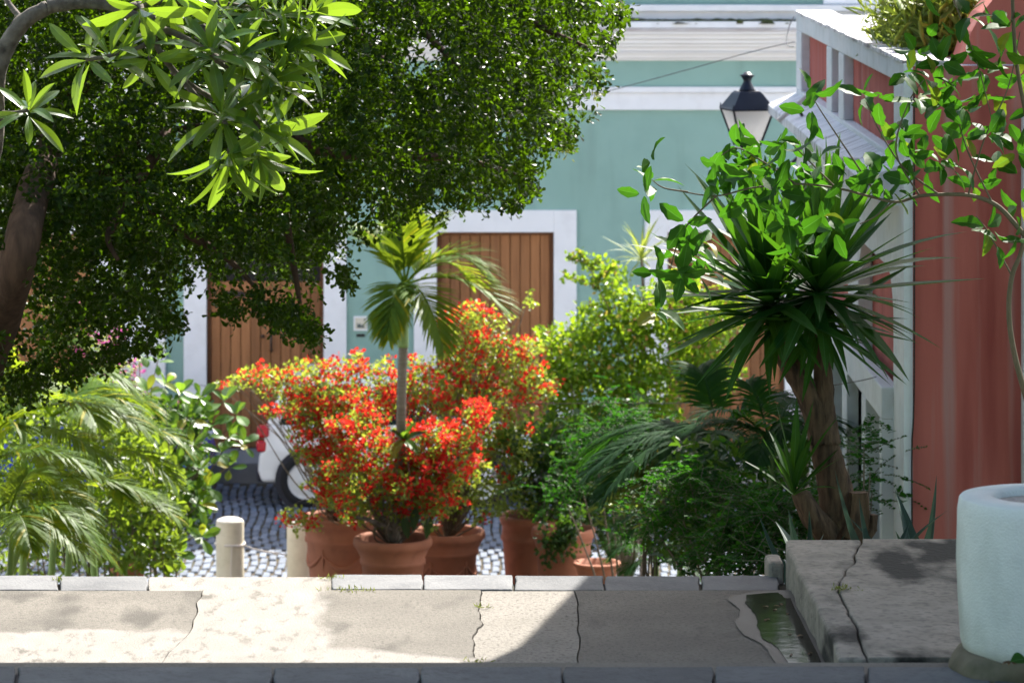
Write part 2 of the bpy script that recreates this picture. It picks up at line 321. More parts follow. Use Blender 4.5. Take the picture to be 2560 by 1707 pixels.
# ------------------------------------------------------------------ leaf clouds
TPL = {
 'obov': ([(0,0,0),(.42,-.30,.05),(.8,-.47,.09),(1,0,-.02),(.8,.47,.09),(.42,.30,.05)], [(0,1,2,3),(0,3,4,5)]),
 'oval': ([(0,0,0),(.28,-.42,.08),(.7,-.40,.08),(1,0,-.05),(.7,.40,.08),(.28,.42,.08)], [(0,1,2,3),(0,3,4,5)]),
 'lance': ([(0,0,0),(.35,-.5,.08),(.7,-.35,.02),(1,0,-.15),(.7,.35,.02),(.35,.5,.08)], [(0,1,2,3),(0,3,4,5)]),
 'bract': ([(0,0,0),(.3,-.5,.18),(.75,-.36,.12),(1,0,.0),(.75,.36,.12),(.3,.5,.18)], [(0,1,2,3),(0,3,4,5)]),
}
def unit(a): return a / np.maximum(np.linalg.norm(a, axis=1, keepdims=True), 1e-9)
def cloud(name, mat, parent, pos, dirs, nrm, Ls, Ws, tpl='obov', tint=None, kind='stuff'):
    tv, tf = TPL[tpl]; tv = np.array(tv); n = len(pos); k = len(tv)
    d = unit(np.asarray(dirs, float)); nn = np.asarray(nrm, float); nn = unit(nn - d * (nn * d).sum(1, keepdims=True)); s = np.cross(nn, d)
    Ls = np.broadcast_to(Ls, n)[:, None, None]; Ws = np.broadcast_to(Ws, n)[:, None, None]
    vv = pos[:, None, :] + d[:, None, :] * tv[None, :, 0:1] * Ls + s[:, None, :] * tv[None, :, 1:2] * Ws + nn[:, None, :] * tv[None, :, 2:3] * Ls
    vv = vv.reshape(-1, 3)
    if parent: vv = vv - np.array(wl(parent))[None, :]
    f = np.array(tf); ff = (f[None] + (np.arange(n) * k)[:, None, None]).reshape(-1, 4)
    me = bpy.data.meshes.new(name)
    me.vertices.add(len(vv)); me.vertices.foreach_set('co', vv.ravel())
    me.loops.add(ff.size); me.loops.foreach_set('vertex_index', ff.ravel().astype(np.int32))
    me.polygons.add(len(ff)); me.polygons.foreach_set('loop_start', (np.arange(len(ff)) * 4).astype(np.int32))
    me.polygons.foreach_set('loop_total', np.full(len(ff), 4, np.int32)); me.update(calc_edges=True)
    t = rng.random(n) if tint is None else tint
    a = me.attributes.new('tint', 'FLOAT', 'POINT'); a.data.foreach_set('value', np.repeat(t, k))
    o = link(name, me, mat, parent)
    if kind: o['kind'] = kind
    return o
def rdir(n, bias=(0, 0, 0)): return unit(rng.normal(size=(n, 3)) + np.array(bias))
def Pn(u, v, d): return np.stack([(u - CX) * d / F, d + 0 * u, H - (v - HZ) * d / F], 1)
def in_poly(pts, poly):
    x, y = pts[:, 0], pts[:, 1]; c = np.zeros(len(x), bool); p = np.array(poly, float); j = len(p) - 1
    for i in range(len(p)):
        xi, yi = p[i]; xj, yj = p[j]
        c ^= ((yi > y) != (yj > y)) & (x < (xj - xi) * (y - yi) / (yj - yi + 1e-9) + xi); j = i
    return c
def sprays(centres, per, length, spread, axisbias=(0, 0, -.6)):
    """twigs starting at each centre, leaves set along them; returns leaf positions, directions, twig ids"""
    n = len(centres); ax = unit(rng.normal(size=(n, 3)) * spread + np.array(axisbias))
    t = rng.random((n, per)); L = length * (.6 + .8 * rng.random((n, 1)))
    pos = centres[:, None, :] + ax[:, None, :] * (t * L)[..., None] + rng.normal(size=(n, per, 3)) * length * .09
    pos[..., 2] -= (t ** 2 * L * .25)
    dr = unit((ax[:, None, :] * .6 + rng.normal(size=(n, per, 3)) * .7).reshape(-1, 3))
    return pos.reshape(-1, 3), dr, np.repeat(np.arange(n), per)

# single leaf meshes shared by leaf objects (leaf along +X, upper side +Z, unit length)
def leaf_mesh(name, wfun, width, bend, fold, mat, nseg=8, wave=0.0, twist=0.0):
    m = MB()
    rows = []
    for i in range(nseg + 1):
        t = i / nseg; x = t - bend * .25 * t * t; z = -bend * t * t; ww = width * wfun(t) * .5
        wv = wave * math.sin(t * 17)
        a = twist * t
        row = []
        m.tint = 0
        for s in (-1, -.09, 0, .09, 1):
            yy = s * ww * (1 + (wv if abs(s) == 1 else 0)); zz = fold * (abs(s) if abs(s) == 1 else abs(s) * .6) * ww + (wave * .35 * ww * math.sin(t * 19 + s * 2) if s else 0)
            row.append((x, yy * math.cos(a) - zz * math.sin(a), z + zz * math.cos(a) + yy * math.sin(a)))
        rows.append(row)
    vv = [p for r in rows for p in r]
    m.add(vv, [(i * 5 + k, (i + 1) * 5 + k, (i + 1) * 5 + k + 1, i * 5 + k + 1) for i in range(nseg) for k in range(4)])
    m.t = [1.0 if i % 5 == 2 else 0.0 for i in range(len(m.v))]
    me = m.mesh(name, True); me.materials.append(mat); return me
def w_obov(t): return max(.05, math.sin(math.pi * min(1, t ** 1.25 * .97 + .015)) ** .75) * (1 if t > .12 else .35 + t * 5)
def w_round(t): return max(.04, (math.sin(math.pi * min(.995, t ** 1.55)) ** .6)) if t > .06 else .1
def w_lance(t): return max(.02, math.sin(math.pi * t ** .8) ** .9)
def w_blade(t): return (.55 + .45 * min(1, t * 3)) * (1 - max(0, (t - .45) / .55) ** 1.6) + .01
def w_vine(t): return max(.03, math.sin(math.pi * min(1, t ** .95 * .97 + .02)) ** .8)
def w_agave(t): return max(.01, (.8 + .35 * math.sin(math.pi * min(1, t * 1.6))) * (1 - t ** 1.8))
def place(name, me, parent, loc, d, n, sc, sy=1.0):
    d = Vector(d).normalized(); n = Vector(n); n = n - d * n.dot(d)
    if n.length < 1e-4: n = d.orthogonal()
    n.normalize(); y = n.cross(d)
    o = bpy.data.objects.new(name, me); COL.objects.link(o); o.parent = parent
    R = Matrix((d, y, n)).transposed().to_4x4()
    o.matrix_local = Matrix.Translation(Vector(loc) - wl(parent)) @ R @ Matrix.Diagonal((sc, sc * sy, sc, 1))
    return o
def whorl(parent, meshes, c, axis, n, L, lo, hi, jit=.2, name='leaf', start=None, sy=1.0):
    axis = Vector(axis).normalized(); a = axis.orthogonal().normalized(); b = axis.cross(a); ph = random.random() * 6.28
    for i in range(n):
        az = ph + i * 2.399; el = math.radians(lo + (hi - lo) * ((i + .5) / n)) + random.uniform(-jit, jit)
        d = axis * math.cos(el) + (a * math.cos(az) + b * math.sin(az)) * math.sin(el)
        nn = axis * math.sin(el) - (a * math.cos(az) + b * math.sin(az)) * math.cos(el)
        place(name, random.choice(meshes), parent, Vector(c) + d * .015 - axis * (.05 * i / n), d, nn + Vector((0, 0, .15)), L * random.uniform(.75, 1.15) * (1 - .4 * max(0, min(1, (math.degrees(el) - 95) / 55))), sy * random.uniform(.9, 1.1))

def frond(mb, base, d0, L, bend, npair, ll, lw, a0=68, a1=28, vlift=.25, rr=.012, droop=.35, t0=.14, face=None):
    d0 = Vector(d0).normalized(); base = Vector(base)
    def pt(t): return base + d0 * (L * t * (1 - .12 * t)) + Vector((0, 0, -bend * L * t * t))
    pts = [pt(i / 14) for i in range(15)]
    mb.tint = .75; mb.tube(pts, [rr, rr * .25], 5, False)
    for i in range(npair):
        t = t0 + (1 - t0) * (i + .5) / npair; p = pt(t); tg = (pt(min(1, t + .02)) - pt(t - .02)).normalized()
        side = tg.cross(Vector((0, 0, 1))) if face is None else tg.cross(Vector(face))
        if side.length < .1: side = tg.cross(Vector((1, 0, 0)))
        side.normalize(); up = side.cross(tg).normalized()
        a = math.radians(a0 + (a1 - a0) * t); ln = ll * (math.sin(math.pi * (.12 + .80 * t)) ** .7) * random.uniform(.88, 1.08)
        for s in (-1, 1):
            if random.random() < .03: continue
            d = (tg * math.cos(a) + side * (s * math.sin(a)) + up * (vlift + random.uniform(-.12, .12))).normalized()
            wv = d.cross(up).normalized() * (lw * .5); q = []
            for k, (tt, wk) in enumerate(((0, .5), (.3, 1), (.68, .8))):
                c = p + d * (ln * tt) + Vector((0, 0, -droop * ln * tt * tt))
                q += [c - wv * wk, c + wv * wk]
            q.append(p + d * ln * .98 + Vector((0, 0, -droop * ln)))
            mb.tint = random.random() * .88 if random.random() < .95 else .95
            mb.add(q, [(0, 1, 3, 2), (2, 3, 5, 4), (4, 5, 6)])
    mb.tint = .5

def jag(a, b, n, amp, seed):
    """ragged line from a to b by midpoint displacement"""
    r = random.Random(seed); pts = [Vector(a), Vector(b)]; lev = max(2, int(math.log2(max(n, 2))) + 1); k = amp * 1.3
    for _ in range(lev):
        out = [pts[0]]
        for p, q in zip(pts, pts[1:]):
            d = q - p; pr = Vector((-d.y, d.x)); pr = pr.normalized() if pr.length > 0 else pr
            out += [(p + q) / 2 + pr * min(k, d.length * .3) * r.uniform(-1, 1), q]
        pts = out; k *= .58
    return pts

# =================================================================== GROUND
def Zb(y): return 4.2 - (y - 19.4) * .2258          # slope of the beds beside the steps
g = one('box', (-300, 38.0, -.5), (300, 500, -.02)); g.build('ground', M['earth'])['kind'] = 'structure'
m = MB()
for i in range(22):
    y0 = 19.4 + i * (18.7 / 22); z = 4.22 - (i + 1) * (4.2 / 22); m.box((-1.75, y0, -.4), (1.2, y0 + 18.7 / 22 + .002, z))
m.build('lower_steps', M['concrete'])['kind'] = 'structure'
for nm, x0, x1 in (('planting_bed_left', -14, -1.75), ('planting_bed_right', 1.2, 14)):
    m = MB(); ys = [19.4, 22, 25, 28, 31, 34, 36, 38.05]
    for i in range(len(ys) - 1): m.prism_x([(ys[i], -.45), (ys[i + 1], -.45), (ys[i + 1], max(Zb(ys[i + 1]), .0)), (ys[i], Zb(ys[i]))], x0, x1)
    m.build(nm, M['earth'])['kind'] = 'structure'

# street with paving bricks
st = one('box', (-40, 38.02, -.4), (40, 49.4, -.03)).build('street', M['street']); st['kind'] = 'structure'
bw, bl = .106, .36
def brick_mesh(seed):
    r = random.Random(seed); m = MB(); x, y, h = bw * .5 - .009, bl * .5 - .016, .03
    j = lambda a: a * r.uniform(.82, 1.0)
    b = [(-j(x), -j(y)), (j(x), -j(y)), (j(x), j(y)), (-j(x), j(y))]; t = [(a * .84, c * .92) for a, c in b]
    m.add([(a, c, -h) for a, c in b] + [(a, c, -.006) for a, c in b] + [(a, c, r.uniform(0, .007)) for a, c in t],
          [(0,1,5,4),(1,2,6,5),(2,3,7,6),(3,0,4,7),(4,5,9,8),(5,6,10,9),(6,7,11,10),(7,4,8,11),(8,9,10,11)])
    me = m.mesh('brick'); me.materials.append(M['brick']); return me
bms = [brick_mesh(i) for i in range(7)]
cells = []
for i in range(-75, 75):
    for j in range(32):
        y = 38.3 + (j + .5 * (i % 2)) * bl; x = i * bw + .12 * math.sin((y - 40) * .55) + .05 * math.sin(y * 1.9)
        if y > 49.2: continue
        u = CX + x * F / y; v = HZ + 8 * F / y
        vis = 380 < u < 1760 and 1245 < v < 1445
        clear = (380 < u < 740)
        cells.append((0 if vis and clear else 1 if vis else 2, abs(u - 580), x, y))
cells.sort()
for c in cells[:298]:
    o = bpy.data.objects.new('brick', random.choice(bms)); COL.objects.link(o); o.parent = st
    o.location = (c[2], c[3], random.uniform(-.004, .004)); o.rotation_euler = (random.uniform(-.012, .012), random.uniform(-.02, .02), random.uniform(-.05, .05))
m = MB()
for c in cells[298:]:
    if abs(c[2]) > 7: continue
    me = random.choice(bms); dx, dy, dz = c[2], c[3], random.uniform(-.004, .004)
    m.add([(q.co.x + dx, q.co.y + dy, q.co.z + dz) for q in me.vertices], [tuple(p.vertices) for p in me.polygons])
m.build('brick_paving', M['brick'], st, kind='stuff')
one('box', (-40, 49.4, -.4), (40, 50.62, .25)).build('sidewalk', M['walk'], bevel=.02)['kind'] = 'structure'

# landing with its slabs, patches and kerb stones (top z 4.4, far edge y 19.3)
ZL = 4.4
def G(u, v, z=ZL): d = F * (H - z) / (v - HZ); return Vector(((u - CX) * d / F, d))
land = one('box', (-7, 15.6, 3.6), (1.95, 19.26, ZL - .03)).build('landing', M['crack']); land['kind'] = 'structure'
c1 = jag(G(508, 1476), G(490, 1540), 6, .018, 1) + jag(G(490, 1540), G(400, 1662), 9, .018, 2)[1:] + [G(380, 1690)]
c2 = jag(G(1203, 1476), G(1208, 1560), 8, .02, 3) + jag(G(1208, 1560), G(1188, 1662), 8, .03, 4)[1:] + [G(1184, 1700)]
c3 = jag(G(1436, 1476), G(1446, 1670), 12, .018, 5) + [G(1447, 1700)]
def slab(name, left, right, z, mat, gap=.0035, parent=land):
    poly = [(p.x + gap, p.y) for p in reversed(left)] + [(p.x - gap, p.y) for p in right]
    m = MB(); m.prism(poly, ZL - .06, ZL + z); return m.build(name, mat, parent)
yl = 18.94; L0 = [V(-6.9, yl), V(-6.9, 15.7)]; R0 = [V(1.86, yl), V(1.86, 15.7)]
slab('slab', L0, c1, 0, M['slab1']); slab('slab', c1, c2, .004, M['slab2']); slab('slab', c2, c3, -.002, M['gravelcon']); slab('slab', c3, R0, .001, M['slab4'])
def stone(parent, u0, u1, va, vb, z, mat, seed, dz=0.0, thick=.16, gap=3):
    r = random.Random(seed); P4 = [G(u0 + gap, vb, z), G(u1 - gap, vb, z), G(u1 - gap, va, z), G(u0 + gap, va, z)]; poly = []
    for i in range(4): poly += jag(P4[i], P4[(i + 1) % 4], 7 if i % 2 == 0 else 4, .006, seed * 9 + i)[:-1]
    m = MB(); m.prism([(p.x, p.y) for p in poly], z - thick, z + dz); return m.build('kerb_stone', mat, parent, bevel=.008, seg=2)
for i, (a, b, dz) in enumerate(((-260, -60, .002), (-60, 148, .004), (148, 370, .0), (830, 1058, .008), (1058, 1284, .006), (1284, 1512, .003), (1512, 1752, .0), (1752, 1948, .002))):
    stone(land, a, b, 1439, 1475, ZL, M['kerbstone'], 60 + i, dz)
for i, (a, b) in enumerate(((-700, -470), (-470, -260))): stone(land, a, b, 1439, 1475, ZL, M['kerbstone'], 80 + i)
s_ = stone(land, 370, 832, 1439, 1475, ZL, M['slab2'], 75, -.004); s_.name = 'kerb_fill'
# the step nearer the viewer
ZU = 4.60
us = one('box', (-7, 9, 3.6), (7, 16.42, ZU - .03)).build('upper_step', M['concrete']); us['kind'] = 'structure'
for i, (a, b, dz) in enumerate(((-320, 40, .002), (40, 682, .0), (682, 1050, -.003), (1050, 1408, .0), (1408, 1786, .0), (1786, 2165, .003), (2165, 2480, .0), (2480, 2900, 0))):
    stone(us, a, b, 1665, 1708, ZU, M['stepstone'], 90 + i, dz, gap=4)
one('box', (-6, 9, ZU - .06), (6, F * (H - ZU) / (1712 - HZ), ZU - .004)).build('tread', M['concrete'], us)
# ledge on the right, two pieces either side of a long crack, water channel at its foot
ZG = 4.58
le = empty('raised_ledge', (1.7, 18, ZL), 'lichen blackened raised concrete ledge edged by the wet channel', 'ledge')
far = 19.34; near = 16.47
k1 = jag(G(2100, 1462, ZG), G(2128, 1540, ZG), 9, .018, 7) + jag(G(2128, 1540, ZG), G(2190, 1672, ZG), 12, .014, 8)[1:]
k1 = [p for p in k1 if p.y > near + .03]
kk = jag(V(2.004, far), V(k1[0].x, k1[0].y + .02), 10, .03, 77)
xf, xn = G(1962, 1352, ZG).x, G(2108, 1660, ZG).x
xe = [V(xf + (xn - xf) * i / 14 + random.uniform(-.012, .012), far - (far - near) * i / 14) for i in range(15)]
def lpoly(a, b): return [(p.x, p.y) for p in reversed(a)] + [(p.x, p.y) for p in b]
m = MB(); m.prism(lpoly([p for p in xe], [V(p.x - .003, p.y) for p in kk] + [V(p.x - .003, p.y) for i, p in enumerate(k1)] + [V(k1[-1].x - .003, near)]), ZL - .7, ZG); m.build('ledge_block', M['ledge'], le, bevel=.018, seg=3)
m = MB(); m.prism(lpoly([V(p.x + .003, p.y) for p in kk] + [V(p.x + .003, p.y) for p in k1] + [V(k1[-1].x + .003, near)], [V(5, far), V(5, near)]), ZL - .7, ZG + .003); m.build('ledge_block', M['ledge'], le, bevel=.006)
one('box', (1.75, near + .01, ZL - .65), (4.9, far - .03, ZG - .035)).build('ledge_core', M['crack'], le)
sb = G(1944, 1430, ZL + .09)
tag(one('box', (sb.x - .02, 19.28, ZL - .5), (xf - .004, 19.52, ZL + .075)).build('kerb_block', M['ledge'], bevel=.02), 'small concrete block at the far corner of the raised ledge', 'stone')
# puddle
def wetsheet(name, pts, z, mat, amp, seed, label=None, cat=None):
    pts = [G(u, v) for u, v in pts]; r = []
    for i in range(len(pts)): r += jag(pts[i], pts[(i + 1) % len(pts)], 4, amp, seed + i)[:-1]
    poly = [(p.x, p.y) for p in r]
    if sum(poly[i][0] * poly[(i + 1) % len(poly)][1] - poly[(i + 1) % len(poly)][0] * poly[i][1] for i in range(len(poly))) < 0: poly.reverse()
    m = MB(); m.add([(x, y, z) for x, y in poly], [tuple(range(len(poly)))]); o = m.build(name, mat, land if not label else None)
    return tag(o, label, cat) if label else o
wetsheet('wet_rim', [(1872, 1484), (1948, 1478), (1985, 1480), (2095, 1690), (1960, 1690), (1925, 1640), (1905, 1612), (1858, 1590), (1838, 1560), (1850, 1535), (1832, 1512), (1816, 1500)], ZL + .008, M['wet'], .008, 300)
pud = wetsheet('puddle', [(1866, 1492), (1944, 1486), (1962, 1500), (1976, 1500), (2066, 1690), (1985, 1690), (1945, 1625), (1905, 1600), (1892, 1570), (1888, 1540), (1862, 1512)], ZL + .012, M['water'], .006, 330); pud['kind'] = 'structure'

# =================================================================== GREEN TOWN HOUSE (facade y 50.5)
YF = 50.5; SF = F / YF
def fx(u): return (u - CX) / SF
def fz(v): return H - (v - HZ) / SF
gh = empty('town_house', (0, YF, .25), 'sage green town house with white cornice and tall brown plank doors', 'house')
doors = [fx(663), fx(1238), fx(1815), fx(2391)]; hw = 1.54 / 2; zt = fz(580); zs = fz(525); xl, xr = fx(415), 9.0
m = MB(); xs = [xl] + [q for c in doors for q in (c - hw, c + hw)] + [xr]
for i in range(0, len(xs), 2): m.box((xs[i], YF, .2), (xs[i + 1], YF + .5, zt))
m.box((xl, YF, zt), (xr, YF + .5, 5.9)); m.build('wall', M['green'], gh)
one('box', (xl, YF + .55, .2), (xr, YF + 6, 5.9)).build('interior', M['black'], gh)
for i, c in enumerate(doors):
    m = MB(); jw = 57 / SF
    m.box((c - hw - jw, YF - .05, .2), (c - hw, YF + .3, zs)); m.box((c + hw, YF - .05, .2), (c + hw + jw, YF + .3, zs)); m.box((c - hw, YF - .05, zt), (c + hw, YF + .3, zs))
    m.build('door_surround', M['white'], gh, bevel=.006)
    top = fz(705) if i == 0 else zt - .045
    df = MB(); df.box((c - hw, YF + .08, .25), (c - hw + .045, YF + .2, zt)); df.box((c + hw - .045, YF + .08, .25), (c + hw, YF + .2, zt)); df.box((c - hw + .045, YF + .08, zt - .045), (c + hw - .045, YF + .2, zt))
    d = df.build('door', M['woodframe'], gh)
    n = 11; pw = (2 * hw - .09) / n
    pme = one('box', (-pw / 2 + .004, 0, 0), (pw / 2 - .004, .04, top - .26)).mesh('plank'); pme.materials.append(M['wood'])
    for k in range(n):
        o = link('plank', pme, None, d, None); o.location = Vector((c - hw + .045 + (k + .5) * pw, YF + .12 + random.uniform(0, .004), .255)) - wl(gh)
        b = o.modifiers.new('bevel', 'BEVEL'); b.width = .006; b.segments = 1
    if i == 0:
        one('box', (c - hw + .05, YF + .16, top), (c + hw - .05, YF + .2, zt - .05)).build('transom', M['black'], gh)
        hx = fx(677); m = MB(); m.tube([(hx, YF + .12, fz(880)), (hx, YF + .06, fz(876)), (hx, YF + .05, fz(860)), (hx, YF + .06, fz(842)), (hx, YF + .12, fz(838))], .016, 8); m.build('handle', M['iron'], d)
        one('lathe', [(.0, -.02), (.02, -.02), (.026, 0), (.02, .02), (0.0, .02)], (fx(655), YF + .1, fz(843)), 12).build('knob', M['iron'], d)
        one('box', (fx(555), YF + .1, fz(745)), (fx(612), YF + .119, fz(730))).build('name_plate', M['iron'], d)
def band(name, v0, v1, proj, mat='white', y0=YF): return one('box', (xl, y0 - proj, fz(v1)), (xr, y0 + .1, fz(v0) )).build(name, M[mat], gh, bevel=.008)
band('band_moulding', 232, 275, .06); band('band_moulding', 217, 231.4, .1)
for a, b_, p_ in ((146, 152, .05), (133, 145.4, .09), (128, 132.4, .16), (117, 127.4, .14), (108, 116.4, .2), (97, 107.4, .24), (84, 96.4, .28), (76, 83.4, .34)): band('cornice_moulding', a, b_, p_, 'cornice')
band('cornice_edge', 68.6, 75.4, .36, 'worn'); band('cornice_cap', 52, 68, .34)
m = MB()
for k in range(150):
    x = random.uniform(xl, xr); hgt = .02 + .035 * max(0, math.sin(x * 1.3) * .6 + math.sin(x * 3.7 + 1) * .5) + random.uniform(0, .02)
    m.lathe([(random.uniform(.05, .16), -.03), (random.uniform(.04, .12), hgt * .6), (.01, hgt)], (x, YF - .2 + random.uniform(-.06, .06), fz(52)), 7, True, True)
m.build('moss_line', M['moss'], gh, kind='stuff')
band('parapet', 30, 50, .0); band('parapet_moulding', 13, 29, .06)
one('box', (xl, YF + .15, 5.9), (xr, YF + .5, 6.62)).build('roof_wall', M['green'], gh)
one('box', (fx(2060), YF + .05, 6.10), (fx(2200), YF + .4, 6.68)).build('parapet_pier', M['white'], gh)
one('box', (xl, YF + .1, 6.62), (xr, YF + .6, 6.7)).build('coping', M['white'], gh)
us_ = one('box', (xl - 14, YF + 5.6, 5.9), (xr + 6, YF + 9, 12.4)).build('upper_storey', M['green'], gh)
for i in range(7):
    x_ = xl - 11 + i * 3.6; w_ = one('box', (x_, YF + 5.54, 7.4), (x_ + 1.3, YF + 5.62, 10.2)).build('window', M['white'], gh); one('box', (x_ + .14, YF + 5.52, 7.5), (x_ + 1.16, YF + 5.6, 10.0)).build('pane', M['carglass'], w_)
one('box', (xl, YF - .31, fz(53.5)), (xr, YF + .0, fz(49.5))).build('moss_strip', M['moss'], gh)
# tile by the door
tl = empty('wall_tile', (fx(901), YF, fz(808)), 'small cream picture tile with a dark ship print on the green wall', 'plaque')
one('box', (fx(884), YF - .02, fz(826)), (fx(918.5), YF + .01, fz(790))).build('tile_border', M['white'], tl)
one('box', (fx(888), YF - .024, fz(822)), (fx(914.5), YF - .019, fz(794))).build('tile_face', M['tile'], tl)
m = MB()
for poly in ([(893, 819), (912, 819), (907, 808), (903, 814), (900, 806), (897, 812), (893, 805)], [(910, 800), (914, 800), (914, 796), (910, 796)]):
    m.prism_y([(fx(u), fz(v)) for u, v in poly], YF - .027, YF - .0235)
m.build('print', M['tilemark'], tl)
tag(one('box', (fx(891.5), YF - .02, fz(841.5)), (fx(912.5), YF + .005, fz(834.5))).build('letter_slot', M['iron'], bevel=.004), 'narrow dark metal plate fixed below the picture tile', 'plate')
# white neighbour house on the left
nh = empty('white_house', (-8, YF, .25), 'white painted house adjoining the green house', 'house')
one('box', (-22, YF - .12, .2), (xl - .003, YF + 6, 6.9)).build('wall', M['white'], nh)
for z0, z1, p in ((5.4, 5.6, .22), (5.6, 5.72, .34), (.25, .8, .16)): one('box', (-22, YF - p, z0), (xl - .003, YF - .122, z1 - .003)).build('moulding', M['cornice'], nh)
for c in (fx(87), fx(-480)):
    o = one('box', (c - hw - .25, YF - .17, .25), (c + hw + .25, YF - .122, 3.4)).build('door_surround', M['white'], nh)
    d = one('box', (c - hw, YF - .185, .26), (c + hw, YF - .171, 3.1)).build('door', M['woodframe'], nh)
    for k in range(8):
        one('box', (c - hw + .02 + k * .1875, YF - .205, .28), (c - hw + .2 + k * .1875, YF - .186, 3.05)).build('plank', M['wood'], d)

# =================================================================== CARS
def car(name, x0, y0, L_, Wd, Ht, paint, label, flip):
    """side profile along +x from the rear; near side at y0"""
    root = empty(name, (x0 + (L_ / 2), y0 + Wd / 2, 0), label, 'car', 'cars parked along the far kerb')
    X = (lambda t: x0 + L_ * t) if not flip else (lambda t: x0 + L_ * (1 - t))
    prof = [(.012, .30), (.0, .45), (.004, .62), (.02, .72), (.025, .98), (.06, 1.02), (.62, 1.0), (.70, .93), (.92, .80), (.985, .66), (1.0, .45), (.985, .28)]
    ro = [(.03, 1.0), (.085, Ht * .93), (.15, Ht), (.42, Ht), (.52, Ht * .93), (.70, .96)]
    def shell(m, pr, ins):
        n = len(pr); ys = [(0, 1), (.06, .985), (.94, .985), (1, 1)]
        rows = []
        for yy, in ((0,), (.07,), (.5,), (.93,), (1,)):
            rows.append([(X(t), y0 + ins(z) + (Wd - 2 * ins(z)) * yy, z - (.03 if yy in (0, 1) and z > 1.2 else 0)) for t, z in pr])
        vv = [p for r in rows for p in r]; fs = [(r * n + k, r * n + (k + 1) % n, (r + 1) * n + (k + 1) % n, (r + 1) * n + k) for r in range(4) for k in range(n)]
        fs += [tuple(range(n - 1, -1, -1)), tuple(4 * n + k for k in range(n))]
        if flip: fs = [tuple(reversed(f)) for f in fs]
        m.add(vv, fs)
    m = MB(); shell(m, prof, lambda z: .03 + max(0, .5 - z) * .12 + max(0, z - .7) * .08); body = m.build('body', paint, root, bevel=.05, seg=3)
    m = MB(); shell(m, ro, lambda z: .06 + max(0, z - .95) * .22); m.build('cabin', paint, root, bevel=.03)
    for a, b in (((.075, .985), (.40, .985)), ((.42, .985), (.665, .985))):
        (ta, za), (tb, zb) = a, b
        top = Ht - .12
        ta2 = max(ta + (.05 if ta < .1 else 0), .12); tb2 = tb - (.16 if tb > .6 else 0)
        q = [(ta, 1.01), (tb, 1.01), (tb2, top), (ta2, top)]; m = MB()
        f = lambda z: .06 + (z - .95) * .22 - .006
        for yo in (0, 1):
            m = MB()
            vv = [(X(t), (y0 + f(z)) if yo == 0 else (y0 + Wd - f(z)), z) for t, z in q]; m.add(vv, [(0, 1, 2, 3)]); m.build('side_window', M['carglass'], root)
    i = .16
    m = MB(); m.add([(X(.695), y0 + i, .975), (X(.695), y0 + Wd - i, .975), (X(.525), y0 + Wd - i - .07, Ht * .93), (X(.525), y0 + i + .07, Ht * .93)], [(0, 1, 2, 3)])
    w_ = m.build('windscreen', M['carglass'], root); w_.location.z += .012
    m = MB(); m.add([(X(.028), y0 + i, 1.03), (X(.028), y0 + Wd - i, 1.03), (X(.078), y0 + Wd - i - .08, Ht * .9), (X(.078), y0 + i + .08, Ht * .9)], [(0, 1, 2, 3)])
    w_ = m.build('rear_window', M['carglass'], root); w_.location.x += (.02 if flip else -.02)
    R = .335
    for t in (.175, .80):
        for side in (0, 1):
            yc = y0 + .02 if side == 0 else y0 + Wd - .02; sg = 1 if side == 0 else -1
            cx = X(t)
            arch = MB(); arch.tube([(cx, yc - .012 * sg, R), (cx, yc + .25 * sg, R)], R + .055, 28); arch.build('wheel_arch', M['trimblack'], root)
            def ring(m, prof_):
                n = 28; vv = [(cx + r * math.cos(2 * math.pi * k / n), yc + sg * yy, R + r * math.sin(2 * math.pi * k / n)) for r, yy in prof_ for k in range(n)]
                m.add(vv, [(a_ * n + k, a_ * n + (k + 1) % n, (a_ + 1) * n + (k + 1) % n, (a_ + 1) * n + k) for a_ in range(len(prof_) - 1) for k in range(n)])
            m = MB(); ring(m, [(R - .02, .2), (R, .17), (R, .0), (R - .02, -.03), (R - .1, -.035), (R - .105, .02)]); wh = m.build('wheel', M['rubber'], root, True)
            m = MB(); ring(m, [(R - .095, -.03), (R - .12, -.012), (R - .15, -.02), (R - .2, -.03), (.08, -.032), (.07, -.045), (.001, -.045)]); m.build('rim', M['hub'], wh, True)
    for yy in (y0 + .015, y0 + Wd - .17):
        m = MB(); m.box((min(X(.0), X(.04)) - .01, yy, .86), (max(X(.0), X(.04)), yy + .155, 1.01)); m.build('tail_light', M['redlamp'], root, bevel=.03)
        m = MB(); m.box((min(X(-.005), X(.03)), yy, .68), (max(X(-.005), X(.03)), yy + .155, .82)); m.build('tail_light', M['redlamp'], root, bevel=.03)
        m = MB(); m.box((min(X(.95), X(.99)), yy, .6), (max(X(.95), X(.99)), yy + .155, .74)); m.build('headlight', M['frost'], root, bevel=.03)
    m = MB(); m.box((min(X(-.006), X(.03)), y0 + .08, .3), (max(X(-.006), X(.03)), y0 + Wd - .08, .52)); m.build('bumper', M['trimblack'], root, bevel=.04)
    return root
car('parked_car', -2.55, 47.45, 3.45, 1.62, 1.60, M['carwhite'], 'white hatchback parked behind the red bougainvillea pots', False)
car('parked_car', -7.2, 47.45, 4.05, 1.68, 1.5, M['carblue'], 'bright blue car parked behind the left palms and shrubs', False)

# =================================================================== PINK BUILDING
ph = empty('pink_house', (3.2, 28, 2.2), 'salmon pink house with white framed parapet and stepped side wall', 'house')
XW = 3.2; Y0, Y1 = 27.9, 37.0; ZP = 6.52
def du(u, x=XW): return x * F / (u - CX)
W2 = M['pinkwhite']
one('box', (XW + .12, Y0 + .06, 1.5), (9, Y1 - .05, 6.42)).build('core_wall', M['pink'], ph)
